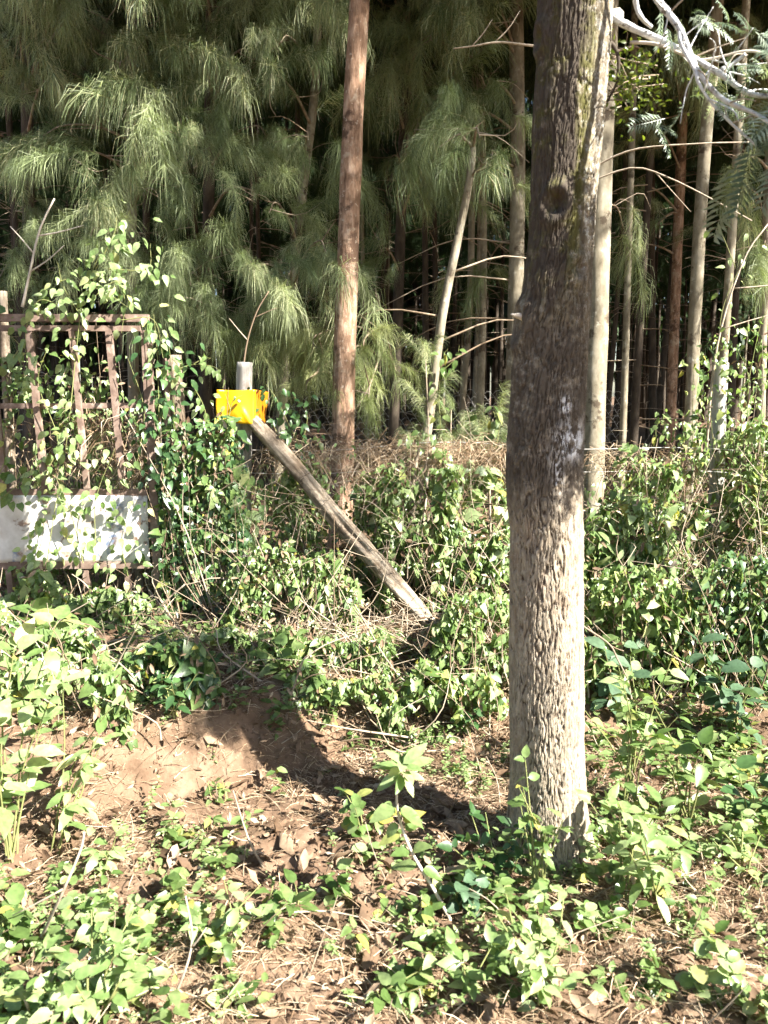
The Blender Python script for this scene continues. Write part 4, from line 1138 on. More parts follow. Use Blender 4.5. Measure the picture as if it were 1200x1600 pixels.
def vine(name, label, paths, density, size, kind='heart', m_='leaf', parts=False, spread=.05, cat='creeper', r=.003, front=.6, hang=.8):
    """a climbing plant: stems along paths (world points), leaves hung along them"""
    b0 = np.array(paths[0][0]); root = thing(name, label, cat, b0)
    SP = [spline(p, max(8, 5 * len(p))) for p in paths]
    stems([P - b0 for P in SP], root, r)
    pos = []; tip = []; nor = []
    for P in SP:
        L_ = np.linalg.norm(np.diff(P, axis=0), axis=1).sum(); k = int(L_ * density)
        t = rng.random(k) * (len(P) - 1.001); i = t.astype(int); u = (t - i)[:, None]
        pp = P[i] * (1 - u) + P[i + 1] * u
        off = rng.normal(0, spread, (k, 3)) * np.array([1, .7, .8])
        pos.append(pp + off); tip.append(off / (spread + 1e-6) * .5 + np.array([0, -.25, -hang]) + rng.normal(0, .4, (k, 3)))
        nor.append(unit(np.array([0, -front, .3]) + TOSUN * .7 + rng.normal(0, .35, (k, 3))))
    pos = np.concatenate(pos); tip = np.concatenate(tip); nor = np.concatenate(nor); sc = size * rng.uniform(.55, 1.15, len(pos))
    if parts:
        for p, t_, n_2, s_ in zip(pos, tip, nor, sc): leaf_obj(root, b0, p, t_, n_2, s_, kind, M[m_])
    else:
        tm = TM(); w = rng.integers(0, 2, len(pos)) % len(LEAF[kind]); Rm = frames(tip, nor)
        for i in range(len(LEAF[kind])):
            if (w == i).any(): scatter(LEAF[kind][i], pos[w == i] - b0, Rm[w == i], sc[w == i], tm=tm)
        new('foliage', tm.mesh('foliage', M[m_]), root, kind='stuff')
    return root

HOLES = ((508, 556, 690, 885), (628, 678, 690, 880), (1066, 1092, 690, 800), (1108, 1134, 560, 840), (916, 948, 690, 790))
def project(p):
    q = np.asarray(p) - EYE; c, s_ = math.cos(PITCH), math.sin(PITCH)
    dep = q[:, 1] * c - q[:, 2] * s_; up = q[:, 1] * s_ + q[:, 2] * c
    return 600 + FPX * q[:, 0] / dep, 800 - FPX * up / dep

def thicket(name, label, px0, px1, ytop, Y0, Y1, n, size, kinds=('ovate', 'heart'), mats=('leaf', 'leaf_pale'), gap=.42, seed=1, base_y=None, nstem=26, cat='bush', topvar=40, dry=.06):
    n = int(n * 1.8)
    """a tangled mass of creeper and shrub leaves between two depths, with stems running through"""
    g = np.random.default_rng(seed); xm = (px0 + px1) / 2; c0 = at(xm, 900, (Y0 + Y1) / 2); c0[2] = gz(c0[0], c0[1]); root = thing(name, label, cat, c0)
    pos = []
    while len(pos) < n:
        k = n * 2
        px = g.uniform(px0, px1, k); Y = Y0 + (Y1 - Y0) * g.random(k) ** 1.7
        d = np.array([ray(a, ytop) for a in px]); x = d[:, 0] / d[:, 1] * Y
        ed = np.minimum(px - px0, px1 - px) / (px1 - px0)
        yt = ytop + topvar * (fbm(px / 60., px * 0 + seed, 7, 2) - .5) * 2 + 60 * (1 - sstep(0, .18, ed))
        zt = 1.6 + Y * np.array([ray(600, a)[2] / ray(600, a)[1] for a in yt]); z0 = ground_h(x, Y)
        z = z0 + (zt - z0) * g.random(k) ** .9
        c = fbm(x * 5.5 + seed, z * 5.5 + Y * 3, seed + 3, 3)
        ok = (c > gap - .03) & (zt > z0)
        W_ = np.stack([x, Y, z], -1); qx, qy = project(W_)
        for (a0, a1, b0_, b1) in HOLES:
            ok &= ~((qx > a0) & (qx < a1) & (qy > b0_) & (qy < b1) & (g.random(k) < .72))
        pos += list(W_[ok])
    pos = np.array(pos[:n])
    nor = unit(np.array([0, -.3, .3]) + TOSUN * 1.1 + g.normal(0, .42, (n, 3))); tip = np.array([0, -.3, -.75]) + g.normal(0, .6, (n, 3))
    sc = size * .66 * np.clip(g.lognormal(-.1, .45, n), .35, 2.6); Rm = frames(tip, nor)
    kpick = g.integers(0, len(kinds), n); vpick = g.integers(0, 2, n)
    for mi, mn in enumerate(mats):
        tm = TM(); s0 = (np.arange(n) % len(mats)) == mi
        for ki, kn in enumerate(kinds):
            for vi in range(len(LOW[kn])):
                s = s0 & (kpick == ki) & (vpick % len(LOW[kn]) == vi)
                if s.any(): scatter(LOW[kn][vi], pos[s] - c0, Rm[s], sc[s], tm=tm)
        new('foliage', tm.mesh('foliage', M[mn]), root, kind='stuff')
    paths = []; 
    for k in range(int(nstem * 2.4)):
        p = pos[g.integers(0, n)]; b = np.array([p[0] + g.normal(0, .12), p[1] + g.normal(0, .05), gz(p[0], p[1])]); q = p + np.array([g.normal(0, .22), -.02, g.normal(.04, .10)])
        paths.append(spline([b - c0, (b + q) / 2 - c0 + g.normal(0, .06, 3), q - c0], 8))
    tm = TM()
    for P in paths:
        v, f = tube(P, np.linspace(.0042, .0016, 8) * g.uniform(.4, 1.4), 4, cap=False); tm.add(v, f, g.random())
    new('stem_tangle', tm.mesh('stem_tangle', M['twig']), root, kind='stuff')
    if dry:
        k = int(n * dry * 2); i = g.integers(0, n, k); tm = TM()
        scatter(LOW['dry'][0], pos[i] - c0 + g.normal(0, .03, (k, 3)), frames(g.normal(0, 1, (k, 3)) + np.array([0, 0, -1]), unit(g.normal(0, 1, (k, 3)) + np.array([0, -1, .3]))), size * g.uniform(.5, 1.2, k), tm=tm)
        new('dead_leaves', tm.mesh('dead_leaves', M['dry']), root, kind='stuff')
    return root

# masses along the fence, left to right
thicket('creeper_bush', 'creeper tangle between the gate post and the timber post', 240, 385, 640, 4.35, 4.85, 1500, .058, seed=11, mats=('leaf', 'leaf_dark'), nstem=30)
thicket('creeper_bush', 'green creeper mass beneath the upper half of the diagonal brace', 330, 560, 850, 4.05, 4.3, 1700, .05, seed=12, nstem=40, kinds=('ovate', 'small'))
thicket('creeper_bush', 'creeper hanging on the netting above the diagonal brace', 400, 660, 735, 4.68, 4.9, 1000, .055, seed=13, nstem=40, gap=.5)
thicket('creeper_bush', 'leafy creeper on the netting just left of the large trunk', 590, 800, 722, 4.4, 4.8, 2200, .058, seed=14, nstem=46, gap=.47)
thicket('weedy_bush', 'low tangled weeds on the bank under the foot of the brace', 380, 640, 985, 3.6, 4.1, 2400, .046, seed=15, nstem=40, kinds=('ovate', 'small'), gap=.48)
thicket('weedy_bush', 'tangled weeds on the bank left of the large trunk', 650, 815, 960, 3.6, 4.2, 1700, .05, seed=16, nstem=36, kinds=('ovate', 'heart'), gap=.48)
thicket('leafy_bush', 'green creeper mass on the netting just right of the large trunk', 905, 1070, 770, 4.4, 5.0, 1700, .06, seed=17, nstem=36, gap=.45)
thicket('leafy_bush', 'tall leafy bush around the grey fence post on the right', 1040, 1260, 670, 4.6, 5.4, 2700, .055, seed=18, nstem=40, gap=.45, topvar=70)
thicket('leafy_bush', 'sunlit leafy bush on the bank right of the large trunk', 905, 1120, 900, 3.7, 4.4, 1800, .055, seed=19, nstem=40, gap=.46)
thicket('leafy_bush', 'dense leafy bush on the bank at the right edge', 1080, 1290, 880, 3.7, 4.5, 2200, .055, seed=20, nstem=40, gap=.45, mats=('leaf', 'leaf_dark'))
thicket('weedy_bush', 'weeds behind the lower bars of the gate', -30, 260, 905, 4.15, 4.7, 1500, .055, seed=22, nstem=30, gap=.48)
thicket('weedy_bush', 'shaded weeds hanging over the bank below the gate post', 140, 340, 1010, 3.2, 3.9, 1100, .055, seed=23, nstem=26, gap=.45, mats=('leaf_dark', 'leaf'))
thicket('weedy_bush', 'weeds at the foot of the gate at the left edge', -40, 170, 960, 3.4, 4.1, 900, .055, seed=24, nstem=26, gap=.48)
thicket('creeper_bush', 'green creeper growing behind the upper bars of the gate', -40, 250, 560, 4.6, 5.0, 900, .055, seed=25, nstem=40, gap=.52)

thicket('weedy_bush', 'low leafy weeds on the bank face below the brace', 430, 640, 1060, 3.35, 3.75, 900, .046, seed=31, nstem=14, kinds=('ovate', 'small'), gap=.48, topvar=25)
thicket('weedy_bush', 'low leafy weeds on the bank face beside the large trunk', 620, 800, 1050, 3.35, 3.8, 750, .05, seed=32, nstem=14, kinds=('ovate', 'heart'), gap=.5, topvar=25)
thicket('weedy_bush', 'weeds along the top of the brown bank at the left', -30, 200, 1030, 3.0, 3.5, 800, .052, seed=33, nstem=16, gap=.5, topvar=25)
thicket('weedy_bush', 'weeds on the bank just left of the shadow step', 300, 450, 985, 3.7, 4.2, 800, .052, seed=34, nstem=16, gap=.5, topvar=25)
thicket('leafy_bush', 'airy climbing sprays above the thicket at the far right', 1095, 1270, 500, 4.7, 5.2, 420, .055, seed=41, nstem=12, gap=.50, topvar=60, dry=.03)
thicket('creeper_bush', 'leafy sprays climbing above the fence beside the grey post', 1010, 1110, 640, 4.75, 5.1, 380, .055, seed=42, nstem=10, gap=.50, topvar=40, dry=.03)
thicket('creeper_bush', 'creeper sprays spilling over the dead needles on the fence top', 420, 800, 692, 4.60, 4.72, 620, .052, seed=51, nstem=10, gap=.50, topvar=35, dry=.03)
thicket('creeper_bush', 'creeper sprays over the fence top right of the large trunk', 915, 1060, 705, 4.62, 4.76, 300, .052, seed=52, nstem=6, gap=.50, topvar=30, dry=.03)
# climbing creepers with distinct places
def pp(lst, Y): return [at(x, y, Y) for x, y in lst]
vine('gate_vine', 'bright creeper heaped over the top rail of the gate', [pp([(110, 640), (120, 540), (130, 470), (150, 410), (170, 385)], 4.4), pp([(130, 500), (100, 450), (90, 410)], 4.42), pp([(140, 470), (180, 440), (195, 470), (190, 520)], 4.38), pp([(150, 420), (180, 360), (178, 320)], 4.45), pp([(170, 420), (230, 420), (235, 380)], 4.42), pp([(100, 480), (60, 470), (40, 520), (45, 600)], 4.38), pp([(190, 500), (240, 500), (255, 560)], 4.38), pp([(120, 470), (150, 450), (200, 480)], 4.36)], 66, .062, 'ovate', 'leaf_pale', True, .055)
vine('gate_vine', 'creeper trailing down over the white gate panel', [pp([(70, 900), (85, 800), (100, 720), (110, 640)], 4.36), pp([(130, 880), (110, 800), (85, 740)], 4.34), pp([(150, 860), (150, 780), (180, 700)], 4.35), pp([(20, 900), (60, 860), (70, 800)], 4.35), pp([(60, 760), (90, 690), (60, 600), (75, 540)], 4.38), pp([(200, 900), (190, 840), (215, 780)], 4.36)], 62, .062, 'ovate', 'leaf_pale', True, .055)
vine('gate_vine', 'creeper with heart-shaped leaves at the left edge of the gate', [pp([(-10, 760), (20, 690), (30, 640)], 4.35), pp([(0, 780), (35, 750), (40, 720)], 4.33), pp([(20, 560), (30, 540), (10, 520)], 4.36)], 34, .075, 'heart', 'leaf', True, .05)
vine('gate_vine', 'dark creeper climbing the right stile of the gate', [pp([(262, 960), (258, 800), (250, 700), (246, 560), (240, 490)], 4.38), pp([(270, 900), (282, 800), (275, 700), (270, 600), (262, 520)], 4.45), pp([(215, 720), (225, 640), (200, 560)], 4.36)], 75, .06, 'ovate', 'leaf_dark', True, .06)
vine('creeper', 'pale creeper sprig reaching right from the gate post top', [pp([(270, 580), (300, 570), (330, 572), (345, 580)], 4.5), pp([(300, 570), (320, 560), (330, 560)], 4.48), pp([(300, 600), (320, 640), (330, 700)], 4.5)], 60, .055, 'ovate', 'leaf_pale', True, .03)
vine('creeper', 'creeper with small leaves over the yellow sheet', [pp([(352, 690), (358, 650), (365, 625), (378, 618)], 4.53), pp([(360, 640), (352, 615)], 4.53)], 18, .042, 'ovate', 'leaf', True, .02)
vine('creeper', 'dark leafy creeper right of the yellow sheet', [pp([(480, 720), (450, 660), (430, 620), (415, 600)], 4.66), pp([(470, 700), (480, 650), (460, 620)], 4.66), pp([(440, 690), (420, 650)], 4.66)], 70, .055, 'ovate', 'leaf_dark', True, .05)
vine('creeper', 'creeper with big pale leaves on the lower timber post', [pp([(375, 900), (372, 800), (380, 740), (395, 750)], 4.62), pp([(372, 820), (400, 790), (405, 780)], 4.6), pp([(330, 900), (335, 790), (330, 720)], 4.55)], 34, .085, 'heart', 'leaf_pale', True, .045)
vine('creeper', 'broad heart-shaped leaves hanging on the netting left of the large trunk', [pp([(690, 900), (700, 830), (715, 770), (740, 730)], 4.6), pp([(700, 960), (695, 880), (720, 800)], 4.58), pp([(740, 740), (760, 760), (770, 790)], 4.6)], 30, .10, 'heart', 'leaf_pale', True, .05)
vine('creeper', 'leafy sprig climbing the slanting pale trunk', [pp([(690, 690), (686, 620), (692, 560), (700, 545)], 5.75), pp([(690, 580), (712, 560), (718, 540)], 5.74)], 36, .075, 'ovate', 'leaf', True, .035)
vine('creeper', 'leafy sprig against the dark gap just left of the large trunk', [pp([(775, 700), (780, 660), (770, 640), (790, 630)], 5.0), pp([(760, 690), (765, 660), (750, 650)], 5.0)], 40, .07, 'ovate', 'leaf', True, .03)
vine('creeper', 'large pale-leaved creeper on the netting right of the large trunk', [pp([(925, 900), (935, 840), (960, 800), (1000, 800)], 4.4), pp([(960, 860), (1000, 850), (1050, 830), (1080, 800)], 4.4), pp([(1000, 930), (1020, 870), (1040, 850)], 4.38)], 30, .095, 'lance', 'leaf_pale', True, .05)
vine('creeper', 'creeper climbing the pale trunk left of the grey fence post', [pp([(1060, 860), (1080, 760), (1082, 640), (1085, 560)], 5.1), pp([(1030, 720), (1025, 670), (1040, 650)], 5.0)], 40, .065, 'heart', 'leaf', True, .04)
vine('creeper', 'creeper trailing over the grey fence post', [pp([(1130, 800), (1120, 740), (1110, 640), (1115, 600)], 5.05), pp([(1150, 700), (1170, 600), (1150, 540)], 5.1)], 44, .06, 'ovate', 'leaf', True, .05)
vine('creeper', 'leafy sprigs in the air at the right edge above the thicket', [pp([(1120, 560), (1130, 480), (1160, 410), (1185, 360)], 5.0), pp([(1150, 420), (1130, 370), (1120, 350)], 5.0), pp([(1165, 620), (1185, 520), (1200, 480)], 5.0), pp([(1170, 640), (1190, 600), (1215, 590)], 5.0)], 20, .055, 'ovate', 'leaf_pale', True, .035)

# near plants, leaf by leaf
plant('leafy_shrub', 'tall pale-green leafy shrub at the left edge of the bank', 20, 1345, .80, .22, 9, 90, .095, 'ovate', 'leaf_pale', lean=(.02, 0))
plant('leafy_shrub', 'arching leafy shoot reaching right from the left edge shrub', 90, 1335, .62, .10, 5, 46, .092, 'lance', 'leaf_pale', lean=(.12, .04))
plant('leafy_shrub', 'small bright plant at the foot of the brown bank on the left', 170, 1350, .13, .10, 3, 14, .07, 'lance', 'leaf_pale')
plant('leafy_shrub', 'bright bushy plant in the bottom left corner', 150, 1590, .22, .20, 11, 120, .048, 'ovate', 'leaf_pale')
plant('leafy_shrub', 'leafy plant at the left edge below the shrub', 15, 1500, .18, .12, 4, 24, .06, 'round', 'leaf')
plant('leafy_shrub', 'leafy weed near the bottom edge left of centre', 350, 1500, .16, .15, 8, 60, .045, 'ovate', 'leaf_pale')
plant('leafy_shrub', 'leafy weed beside the bare soil at lower centre', 440, 1430, .16, .10, 4, 22, .065, 'ovate', 'leaf')
plant('leafy_shrub', 'small weed growing on the lit edge of the brown bank', 350, 1250, .10, .08, 4, 18, .045, 'ovate', 'leaf')
plant('leafy_shrub', 'small weed in front of the trunk shadow at centre', 565, 1310, .16, .12, 5, 30, .055, 'round', 'leaf')
plant('leafy_shrub', 'low leafy weed at the bottom centre edge', 600, 1560, .12, .14, 5, 34, .058, 'ovate', 'leaf')
plant('leafy_shrub', 'low leafy weed near the bottom edge under the large trunk', 740, 1550, .14, .14, 5, 34, .058, 'ovate', 'leaf_pale')
plant('leafy_shrub', 'dark leafy plant growing against the shaded left foot of the large trunk', 775, 1380, .22, .16, 8, 66, .055, 'ovate', 'leaf_dark')
plant('leafy_shrub', 'leafy plant climbing the front foot of the large trunk', 840, 1415, .44, .11, 7, 50, .052, 'ovate', 'leaf')
plant('leafy_shrub', 'grey-green lobed weed left of the large trunk foot', 720, 1420, .14, .08, 4, 26, .065, 'round', 'leaf_blue')
plant('leafy_shrub', 'dense pale plant below the foot of the large trunk', 840, 1560, .22, .18, 11, 110, .047, 'ovate', 'leaf_pale')
plant('leafy_shrub', 'leafy plant hugging the right foot of the large trunk', 975, 1400, .38, .14, 7, 50, .066, 'ovate', 'leaf_pale')
plant('leafy_shrub', 'broad-leaved plant right of the large trunk foot', 1020, 1420, .32, .20, 6, 44, .088, 'lance', 'leaf_pale')
plant('leafy_shrub', 'upright bright shrub on the bank right of the large trunk', 985, 1260, .62, .22, 9, 90, .075, 'ovate', 'leaf_pale')
plant('leafy_shrub', 'bright upright plant between the upright shrub and the right edge', 1075, 1290, .46, .16, 6, 46, .08, 'ovate', 'leaf')
plant('leafy_shrub', 'dark broad-leaved plant in shade at the right edge', 1180, 1300, .30, .12, 4, 22, .085, 'round', 'leaf_dark')
plant('leafy_shrub', 'small-leaved bush in the bottom right corner', 1170, 1590, .20, .16, 8, 74, .042, 'round', 'leaf_pale')
plant('leafy_shrub', 'leafy weed at the right edge on the needle litter', 1160, 1360, .16, .16, 5, 34, .045, 'round', 'leaf_pale')
plant('leafy_shrub', 'bluish broad-leaved shrub beside the large trunk on the bank', 965, 1120, .40, .14, 5, 26, .10, 'round', 'leaf_blue')
plant('leafy_shrub', 'bluish broad-leaved shrub at the right edge on the bank', 1150, 1160, .44, .22, 7, 44, .10, 'round', 'leaf_blue')
plant('leafy_shrub', 'round-leaved plant in the shade left of the large trunk', 730, 1150, .18, .14, 4, 22, .06, 'heart', 'leaf_dark')
plant('leafy_shrub', 'bright weed on the bank below the brace foot', 510, 1130, .18, .14, 5, 32, .05, 'ovate', 'leaf')
plant('leafy_shrub', 'leafy plant on the bank edge at the left of centre', 440, 1060, .20, .12, 4, 22, .08, 'heart', 'leaf')
plant('leafy_shrub', 'broad-leaved plant in front of the gate at the left', 90, 1040, .30, .18, 5, 30, .10, 'heart', 'leaf')
plant('leafy_shrub', 'dark leafy plant drooping over the bank edge left of the shadow', 270, 1120, .24, .20, 7, 54, .058, 'ovate', 'leaf_dark')

# the tall single-stemmed shoot in the middle foreground
b0 = on_ground(705, 1440)
shoot = thing('leafy_shoot', 'single curved brown stem topped with a pale leaf rosette, left of the large trunk', 'plant', b0)
Pst = spline([b0, at(675, 1385, b0[1] - .01), at(645, 1335, b0[1] - .03), at(624, 1280, b0[1] - .04), at(620, 1235, b0[1] - .05), at(628, 1195, b0[1] - .05)], 20)
new('stem', stem_tm([Pst - b0], .0065).mesh('stem', M['twig_pale']), shoot)
for k in range(20):
    a = k * 2.4; up = .9 - .075 * k
    leaf_obj(shoot, b0, Pst[-1] - np.array([0, 0, .002 * k]), np.array([math.cos(a), math.sin(a), up]), unit(np.array([0, -.2, .8]) + TOSUN * .5 + rdir(.2)), rng.uniform(.06, .095), 'lance', M['leaf_pale'])
for i in (6, 8, 10, 11, 12, 13):
    for s in (-1, 1):
        leaf_obj(shoot, b0, Pst[i], np.array([s * .9, rng.normal(-.2, .3), rng.normal(.1, .4)]), unit(np.array([0, -.3, .8]) + TOSUN * .4), rng.uniform(.05, .09), 'ovate', M['leaf'])

# ------------------------------------------------------------------ sticks lying and standing about
def stick(label, pts, r=.006, m_='twig_mid', forks=()):
    r *= .75
    P = [np.array(p) for p in pts]; b0 = P[0]
    root = thing('dry_stick', label, 'stick', b0)
    Q = spline(P, 14); v, f = tube(Q - b0, np.linspace(r, r * .55, 14), 6, .2); new('stick', TM().add(v, f, rng.random()).mesh('stick', M[m_]), root)
    for (i, d, ln) in forks:
        q = spline([Q[i] - b0, Q[i] - b0 + np.array(d) * ln * .5 + rdir(.005), Q[i] - b0 + np.array(d) * ln], 6)
        v, f = tube(q, np.linspace(r * .6, r * .3, 6), 5); new('twig', TM().add(v, f, rng.random()).mesh('twig', M[m_]), root)
def gpt(px, py, up=.01):
    p = on_ground(px, py); p[2] += up; return p
stick('pale forked dead stick standing on the litter left of centre', [gpt(412, 1360), at(388, 1310, gpt(412, 1360)[1] - .02), at(364, 1235, gpt(412, 1360)[1] - .02)], .006, forks=((6, (-.6, -.1, .3), .12), (9, (.1, -.1, .9), .06)))
stick('bent pale dead stem at the left edge below the shrub', [gpt(60, 1480), at(95, 1400, 1.95), at(125, 1330, 1.98), at(132, 1300, 2.0)], .007, forks=((5, (-.9, 0, -.5), .16),))
stick('grey forked stick rising from the bottom edge left of centre', [gpt(250, 1600, .02), at(280, 1540, 1.78), at(300, 1470, 1.8), at(290, 1400, 1.84)], .006, forks=((8, (.5, 0, .7), .08),))
stick('short pale stick at the bottom left edge', [gpt(50, 1600, .02), at(40, 1565, 1.78), at(30, 1545, 1.8)], .006)
stick('long yellowish straw lying across the lower centre', [gpt(450, 1440, .03), gpt(520, 1448, .05), gpt(620, 1462, .03)], .0045)
stick('leaning yellow-green stalk on the bank left of the shadow end', [gpt(490, 1170), at(478, 1140, 3.35), at(468, 1105, 3.38)], .008, 'stem')
stick('bleached stick lying in the weeds under the brace foot', [at(575, 1015, 4.0), at(610, 1012, 4.0), at(640, 1008, 4.02)], .014)
stick('thin pale stick leaning in the weeds right of the brace foot', [at(605, 1085, 3.9), at(640, 1040, 3.9), at(662, 1010, 3.92)], .008)
stick('dead stem leaning against the gate foot', [at(232, 1000, 4.3), at(250, 950, 4.28), at(290, 912, 4.25)], .011)
stick('dead branch arching out from behind the large trunk on the right', [at(905, 975, 2.9), at(950, 1005, 2.85), at(965, 1030, 2.8), at(980, 1060, 2.8)], .006, 'twig', forks=((5, (.5, 0, -.2), .1),))
stick('thin brown twig across the right thicket', [at(960, 968, 4.1), at(1030, 972, 4.05), at(1085, 990, 4.0)], .006, 'twig')
stick('bare pale stem curving up through the right thicket', [at(1100, 760, 4.95), at(1112, 600, 4.95), at(1130, 500, 4.95), at(1165, 400, 4.98), at(1200, 350, 5.0)], .011, forks=((6, (.9, 0, .25), .5), (8, (.95, 0, .1), .45)))
stick('long bare twig arching right from behind the large trunk', [at(915, 268, 5.4), at(985, 235, 5.3), at(1080, 225, 5.2), at(1170, 222, 5.2)], .009, forks=())
stick('bare drooping twig arching right below the long bare twig', [at(918, 285, 5.5), at(990, 262, 5.4), at(1050, 280, 5.3), at(1110, 310, 5.25), at(1175, 345, 5.2)], .009, forks=((5, (.7, 0, -.7), .35),))
stick('bare forked twig left of the upper large trunk', [at(835, 72, 5.2), at(780, 66, 5.2), at(740, 72, 5.2), at(708, 76, 5.2)], .010, forks=((5, (.5, 0, .6), .3), (9, (.4, 0, .5), .3)))
stick('dead branch with twigs at the left edge above the gate', [at(35, 480, 5.6), at(48, 420, 5.6), at(62, 360, 5.6), at(85, 310, 5.6)], .014, 'twig_pale', forks=((4, (.7, 0, .5), .35), (6, (-.5, 0, .6), .3), (8, (.9, 0, .2), .35)))
stick('dead twig with side shoots above the timber post', [at(378, 600, 5.0), at(385, 540, 5.0), at(400, 490, 5.0), at(420, 455, 5.0)], .009, 'twig', forks=((5, (-.5, 0, .6), .22), (8, (.7, 0, .3), .2)))
stick('split pale slat standing in the dead needles by the slanting trunk', [at(646, 760, 4.7), at(650, 725, 4.7), at(655, 700, 4.7)], .020)
stick('second pale slat leaning beside the slanting trunk', [at(655, 762, 4.7), at(664, 735, 4.7), at(672, 703, 4.7)], .018)

# ------------------------------------------------------------------ litter and ground cover
def scatter_ground(n, xr, yr, dens, g):
    out = []
    while sum(len(o) for o in out) < n:
        x = g.uniform(*xr, n); y = g.uniform(*yr, n)
        k = g.random(n) < dens(x, y)
        out.append(np.stack([x[k], y[k]], -1))
    p = np.concatenate(out)[:n]
    return np.concatenate([p, ground_h(p[:, 0], p[:, 1])[:, None]], 1)
g4 = np.random.default_rng(33)
bank = lambda x, y: np.exp(-(((x + .75) / .45) ** 2 + ((y - 2.95) / .25) ** 2))
lit_d = lambda x, y: (.25 + .9 * fbm(x * 2.5, y * 2.5, 77, 2)) * (1 - .85 * bank(x, y)) * np.where(y > 3.6, .6, 1)
pos = scatter_ground(19000, (-2.2, 2.8), (1.4, 5.0), lit_d, g4)
n = len(pos); tm = TM()
for vi in (0, 1):
    s = np.arange(n) % 2 == vi; k = int(s.sum())
    scatter(LOW['dry'][vi], pos[s] + np.stack([np.zeros(k), np.zeros(k), g4.uniform(.0, .02, k)], -1), frames(g4.normal(0, 1, (k, 3)) * np.array([1, 1, .25]), unit(np.array([0, 0, 1.]) + g4.normal(0, .45, (k, 3)))), np.clip(g4.lognormal(-3.6, .5, k), .010, .085), tm=tm)
new('leaf_litter', tm.mesh('leaf_litter', M['dry']), kind='stuff', label='dry brown leaves lying on the ground', category='leaf litter')
pos = scatter_ground(52000, (-2.2, 2.8), (1.4, 5.0), lambda x, y: np.clip(fbm(x * 2 + 9, y * 2, 78, 2) * 1.6 - .35 + .35 * (x > .6) * (y < 3), 0, 1) * (1 - .9 * bank(x, y)), g4)
n = len(pos); az = g4.uniform(0, 6.28, n) * .5 + fbm(pos[:, 0] * 3, pos[:, 1] * 3, 79, 2) * 6; ln = g4.uniform(.03, .13, n)[:, None]
d = np.stack([np.cos(az), np.sin(az), g4.normal(.05, .18, n)], -1); pos[:, 2] += g4.uniform(.002, .025, n)
sd = np.stack([-np.sin(az), np.cos(az), g4.normal(0, .5, n)], -1) * .0022
p1 = pos + d * ln * .5 + np.array([0, 0, .008]); p2 = pos + d * ln
V = np.stack([pos - sd * .5, pos + sd * .5, p1 - sd * .5, p1 + sd * .5, p2], 1).reshape(-1, 3); b = (np.arange(n) * 5)[:, None]
F = np.concatenate([b + np.array([0, 1, 3]), b + np.array([0, 3, 2]), b + np.array([2, 3, 4])])
new('needle_litter', TM().add(V, F, np.repeat(g4.random(n), 5)).mesh('needle_litter', M['straw']), kind='stuff', label='dead brown needles matted on the ground', category='needle litter')

pos = scatter_ground(520, (-1.3, 2.2), (1.6, 3.4), lambda x, y: (.25 + .75 * np.exp(-(((x + .2) / .5) ** 2 + ((y - 2.6) / .5) ** 2))) * (1 - .7 * bank(x, y)), g4)
n = len(pos); tm = TM()
for vi in (0, 1):
    q = np.arange(n) % 2 == vi; k = int(q.sum())
    scatter(LEAF['dry'][vi], pos[q] + np.array([0, 0, .012]), frames(g4.normal(0, 1, (k, 3)) * np.array([1, 1, .3]), unit(np.array([0, 0, 1.]) + g4.normal(0, .5, (k, 3)))), g4.uniform(.045, .105, k), tm=tm)
new('leaf_litter', tm.mesh('leaf_litter', M['dry']), kind='stuff', label='large curled dry leaves lying on the ground', category='leaf litter')
# low leafy ground cover: small seedlings nobody could count
def cover_d(x, y):
    c = fbm(x * 1.9 + 3, y * 1.9 + 1, 83, 3)
    d = np.clip((c - .42) * 4.0, 0, 1)
    d = d * (1 - np.clip(1.3 * bank(x, y), 0, 1)) * (1 - .97 * np.exp(-(((x + .15) / .42) ** 4 + ((y - 2.62) / .48) ** 4)))
    return d * (1 - .8 * (x > .95) * (y < 2.5))
roots = scatter_ground(720, (-2.2, 2.8), (1.4, 4.6), cover_d, g4)
tiny = scatter_ground(850, (-2.2, 2.8), (1.4, 4.0), lambda x, y: np.clip((fbm(x * 2.6 + 13, y * 2.6, 87, 3) - .40) * 3, 0, 1) * (1 - .8 * bank(x, y)) * (1 - .9 * np.exp(-(((x + .2) / .45) ** 4 + ((y - 2.6) / .5) ** 4))), g4)
for mn, ki, sub_ in (('leaf_pale', 'tiny', tiny), ('leaf', 'ovate', roots[0::3]), ('leaf_pale', 'round', roots[1::3]), ('leaf', 'small', roots[2::3])):
    pos = []; tip = []; nor = []; sc = []
    for p in sub_:
        hh_ = g4.uniform(.02, .13); k = g4.integers(5, 13) if ki != 'tiny' else g4.integers(14, 30); a0 = g4.uniform(0, 6.28); lx = g4.normal(0, .04, 2)
        for j in range(k):
            t = (j + 1) / k; a = a0 + j * 2.4
            pos.append(p + np.array([lx[0] * t, lx[1] * t, hh_ * t])); tip.append((math.cos(a), math.sin(a), g4.normal(.2, .3))); nor.append(np.array([0, 0, .9]) + TOSUN * .4 + g4.normal(0, .35, 3)); sc.append(g4.uniform(.025, .06) if ki != 'tiny' else g4.uniform(.010, .024))
    pos = np.array(pos); tip = np.array(tip); nor = unit(np.array(nor)); sc = np.array(sc); tm = TM(); w = g4.integers(0, len(LEAF[ki]), len(pos))
    for i in range(len(LEAF[ki])): scatter(LEAF[ki][i], pos[w == i], frames(tip[w == i], nor[w == i]), sc[w == i], tm=tm)
    new('ground_cover', tm.mesh('ground_cover', M[mn]), kind='stuff', label='low leafy weeds covering the ground', category='weeds')
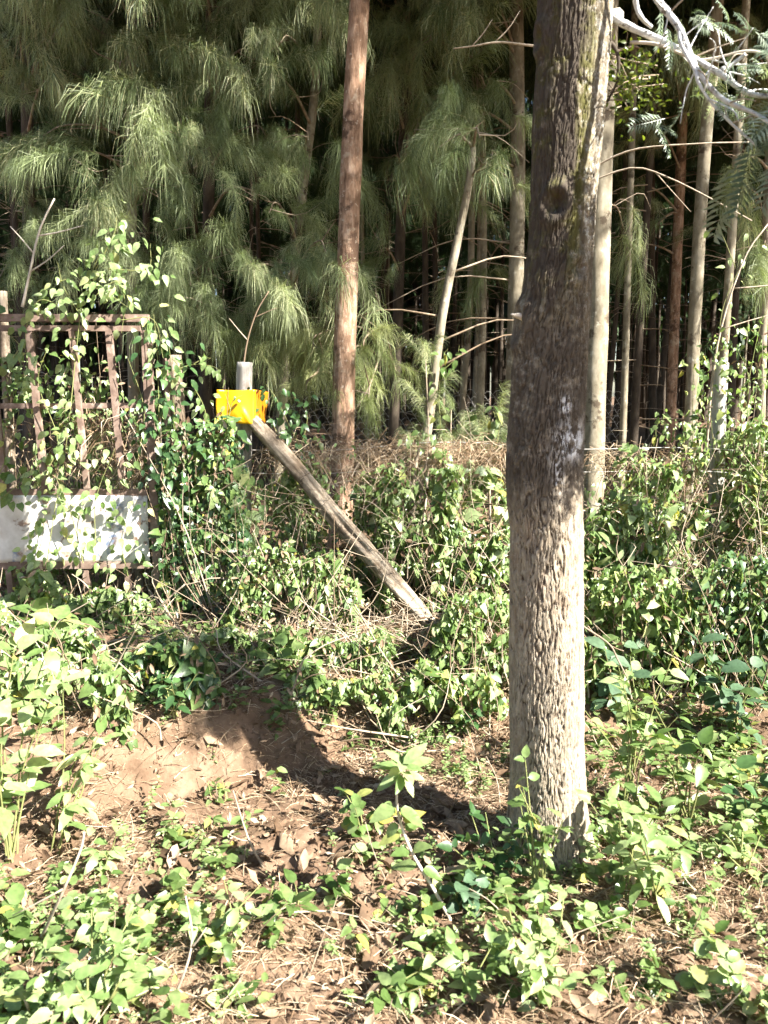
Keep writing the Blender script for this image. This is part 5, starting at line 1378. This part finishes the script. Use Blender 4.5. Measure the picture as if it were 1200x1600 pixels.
tm = TM(); dp = scatter_ground(420, (-2.2, 2.8), (1.5, 4.6), lambda x, y: .3 + .7 * cover_d(x, y), g4)
for p in dp:
    hgt = g4.uniform(.06, .26); d = np.array([g4.normal(0, .6), g4.normal(0, .5), abs(g4.normal(.6, .4))]); d = unit(d) * hgt
    v, f = tube(spline([p, p + d * .5 + g4.normal(0, .012, 3), p + d + np.array([0, 0, -.12 * hgt])], 6), np.linspace(.0026, .0012, 6), 4, cap=False); tm.add(v, f, g4.random())
new('dry_stalks', tm.mesh('dry_stalks', M['twig']), kind='stuff', label='thin dry stalks among the weeds', category='dry stalks')
# forest-floor undergrowth behind the fence
tm = TM(); n = 5000
y = g4.uniform(5.0, 9.5, n); x = g4.uniform(-.62, .62, n) * y; z = ground_h(x, y) + g4.random(n) ** 1.5 * .45
scatter(LOW['ovate'][0], np.stack([x, y, z], -1), frames(g4.normal(0, 1, (n, 3)) + np.array([0, 0, -.4]), unit(g4.normal(0, .5, (n, 3)) + TOSUN)), g4.uniform(.04, .09, n), tm=tm)
new('undergrowth', tm.mesh('undergrowth', M['leaf']), kind='stuff', label='low green undergrowth on the forest floor behind the fence', category='undergrowth')
# clods of earth on the bank
clod_p = scatter_ground(520, (-1.6, .3), (2.2, 3.6), lambda x, y: .25 + .75 * bank(x, y), g4)
for k in range(520):
    p = clod_p[k]; s = .004 + .015 * rng.random() ** 2.2
    u = np.linspace(0, math.pi, 6); w = np.arange(7) * 2 * math.pi / 7
    V = np.array([[math.sin(a) * math.cos(b_), math.sin(a) * math.sin(b_), math.cos(a) * .7] for a in u for b_ in w]) * (s * rng.uniform(.55, 1.4, (42, 1))) - np.array([0, 0, s * .35])
    F = []
    for i in range(5):
        for j in range(7):
            a_, b_ = i * 7 + j, i * 7 + (j + 1) % 7
            F += [(a_, a_ + 7, b_ + 7), (a_, b_ + 7, b_)]
    if k == 0: clods = TM()
    clods.add(V + p, F, rng.random())
new('soil_clods', clods.mesh('soil_clods', M['soil'], False), kind='stuff', label='crumbs of earth fallen from the bank', category='soil')
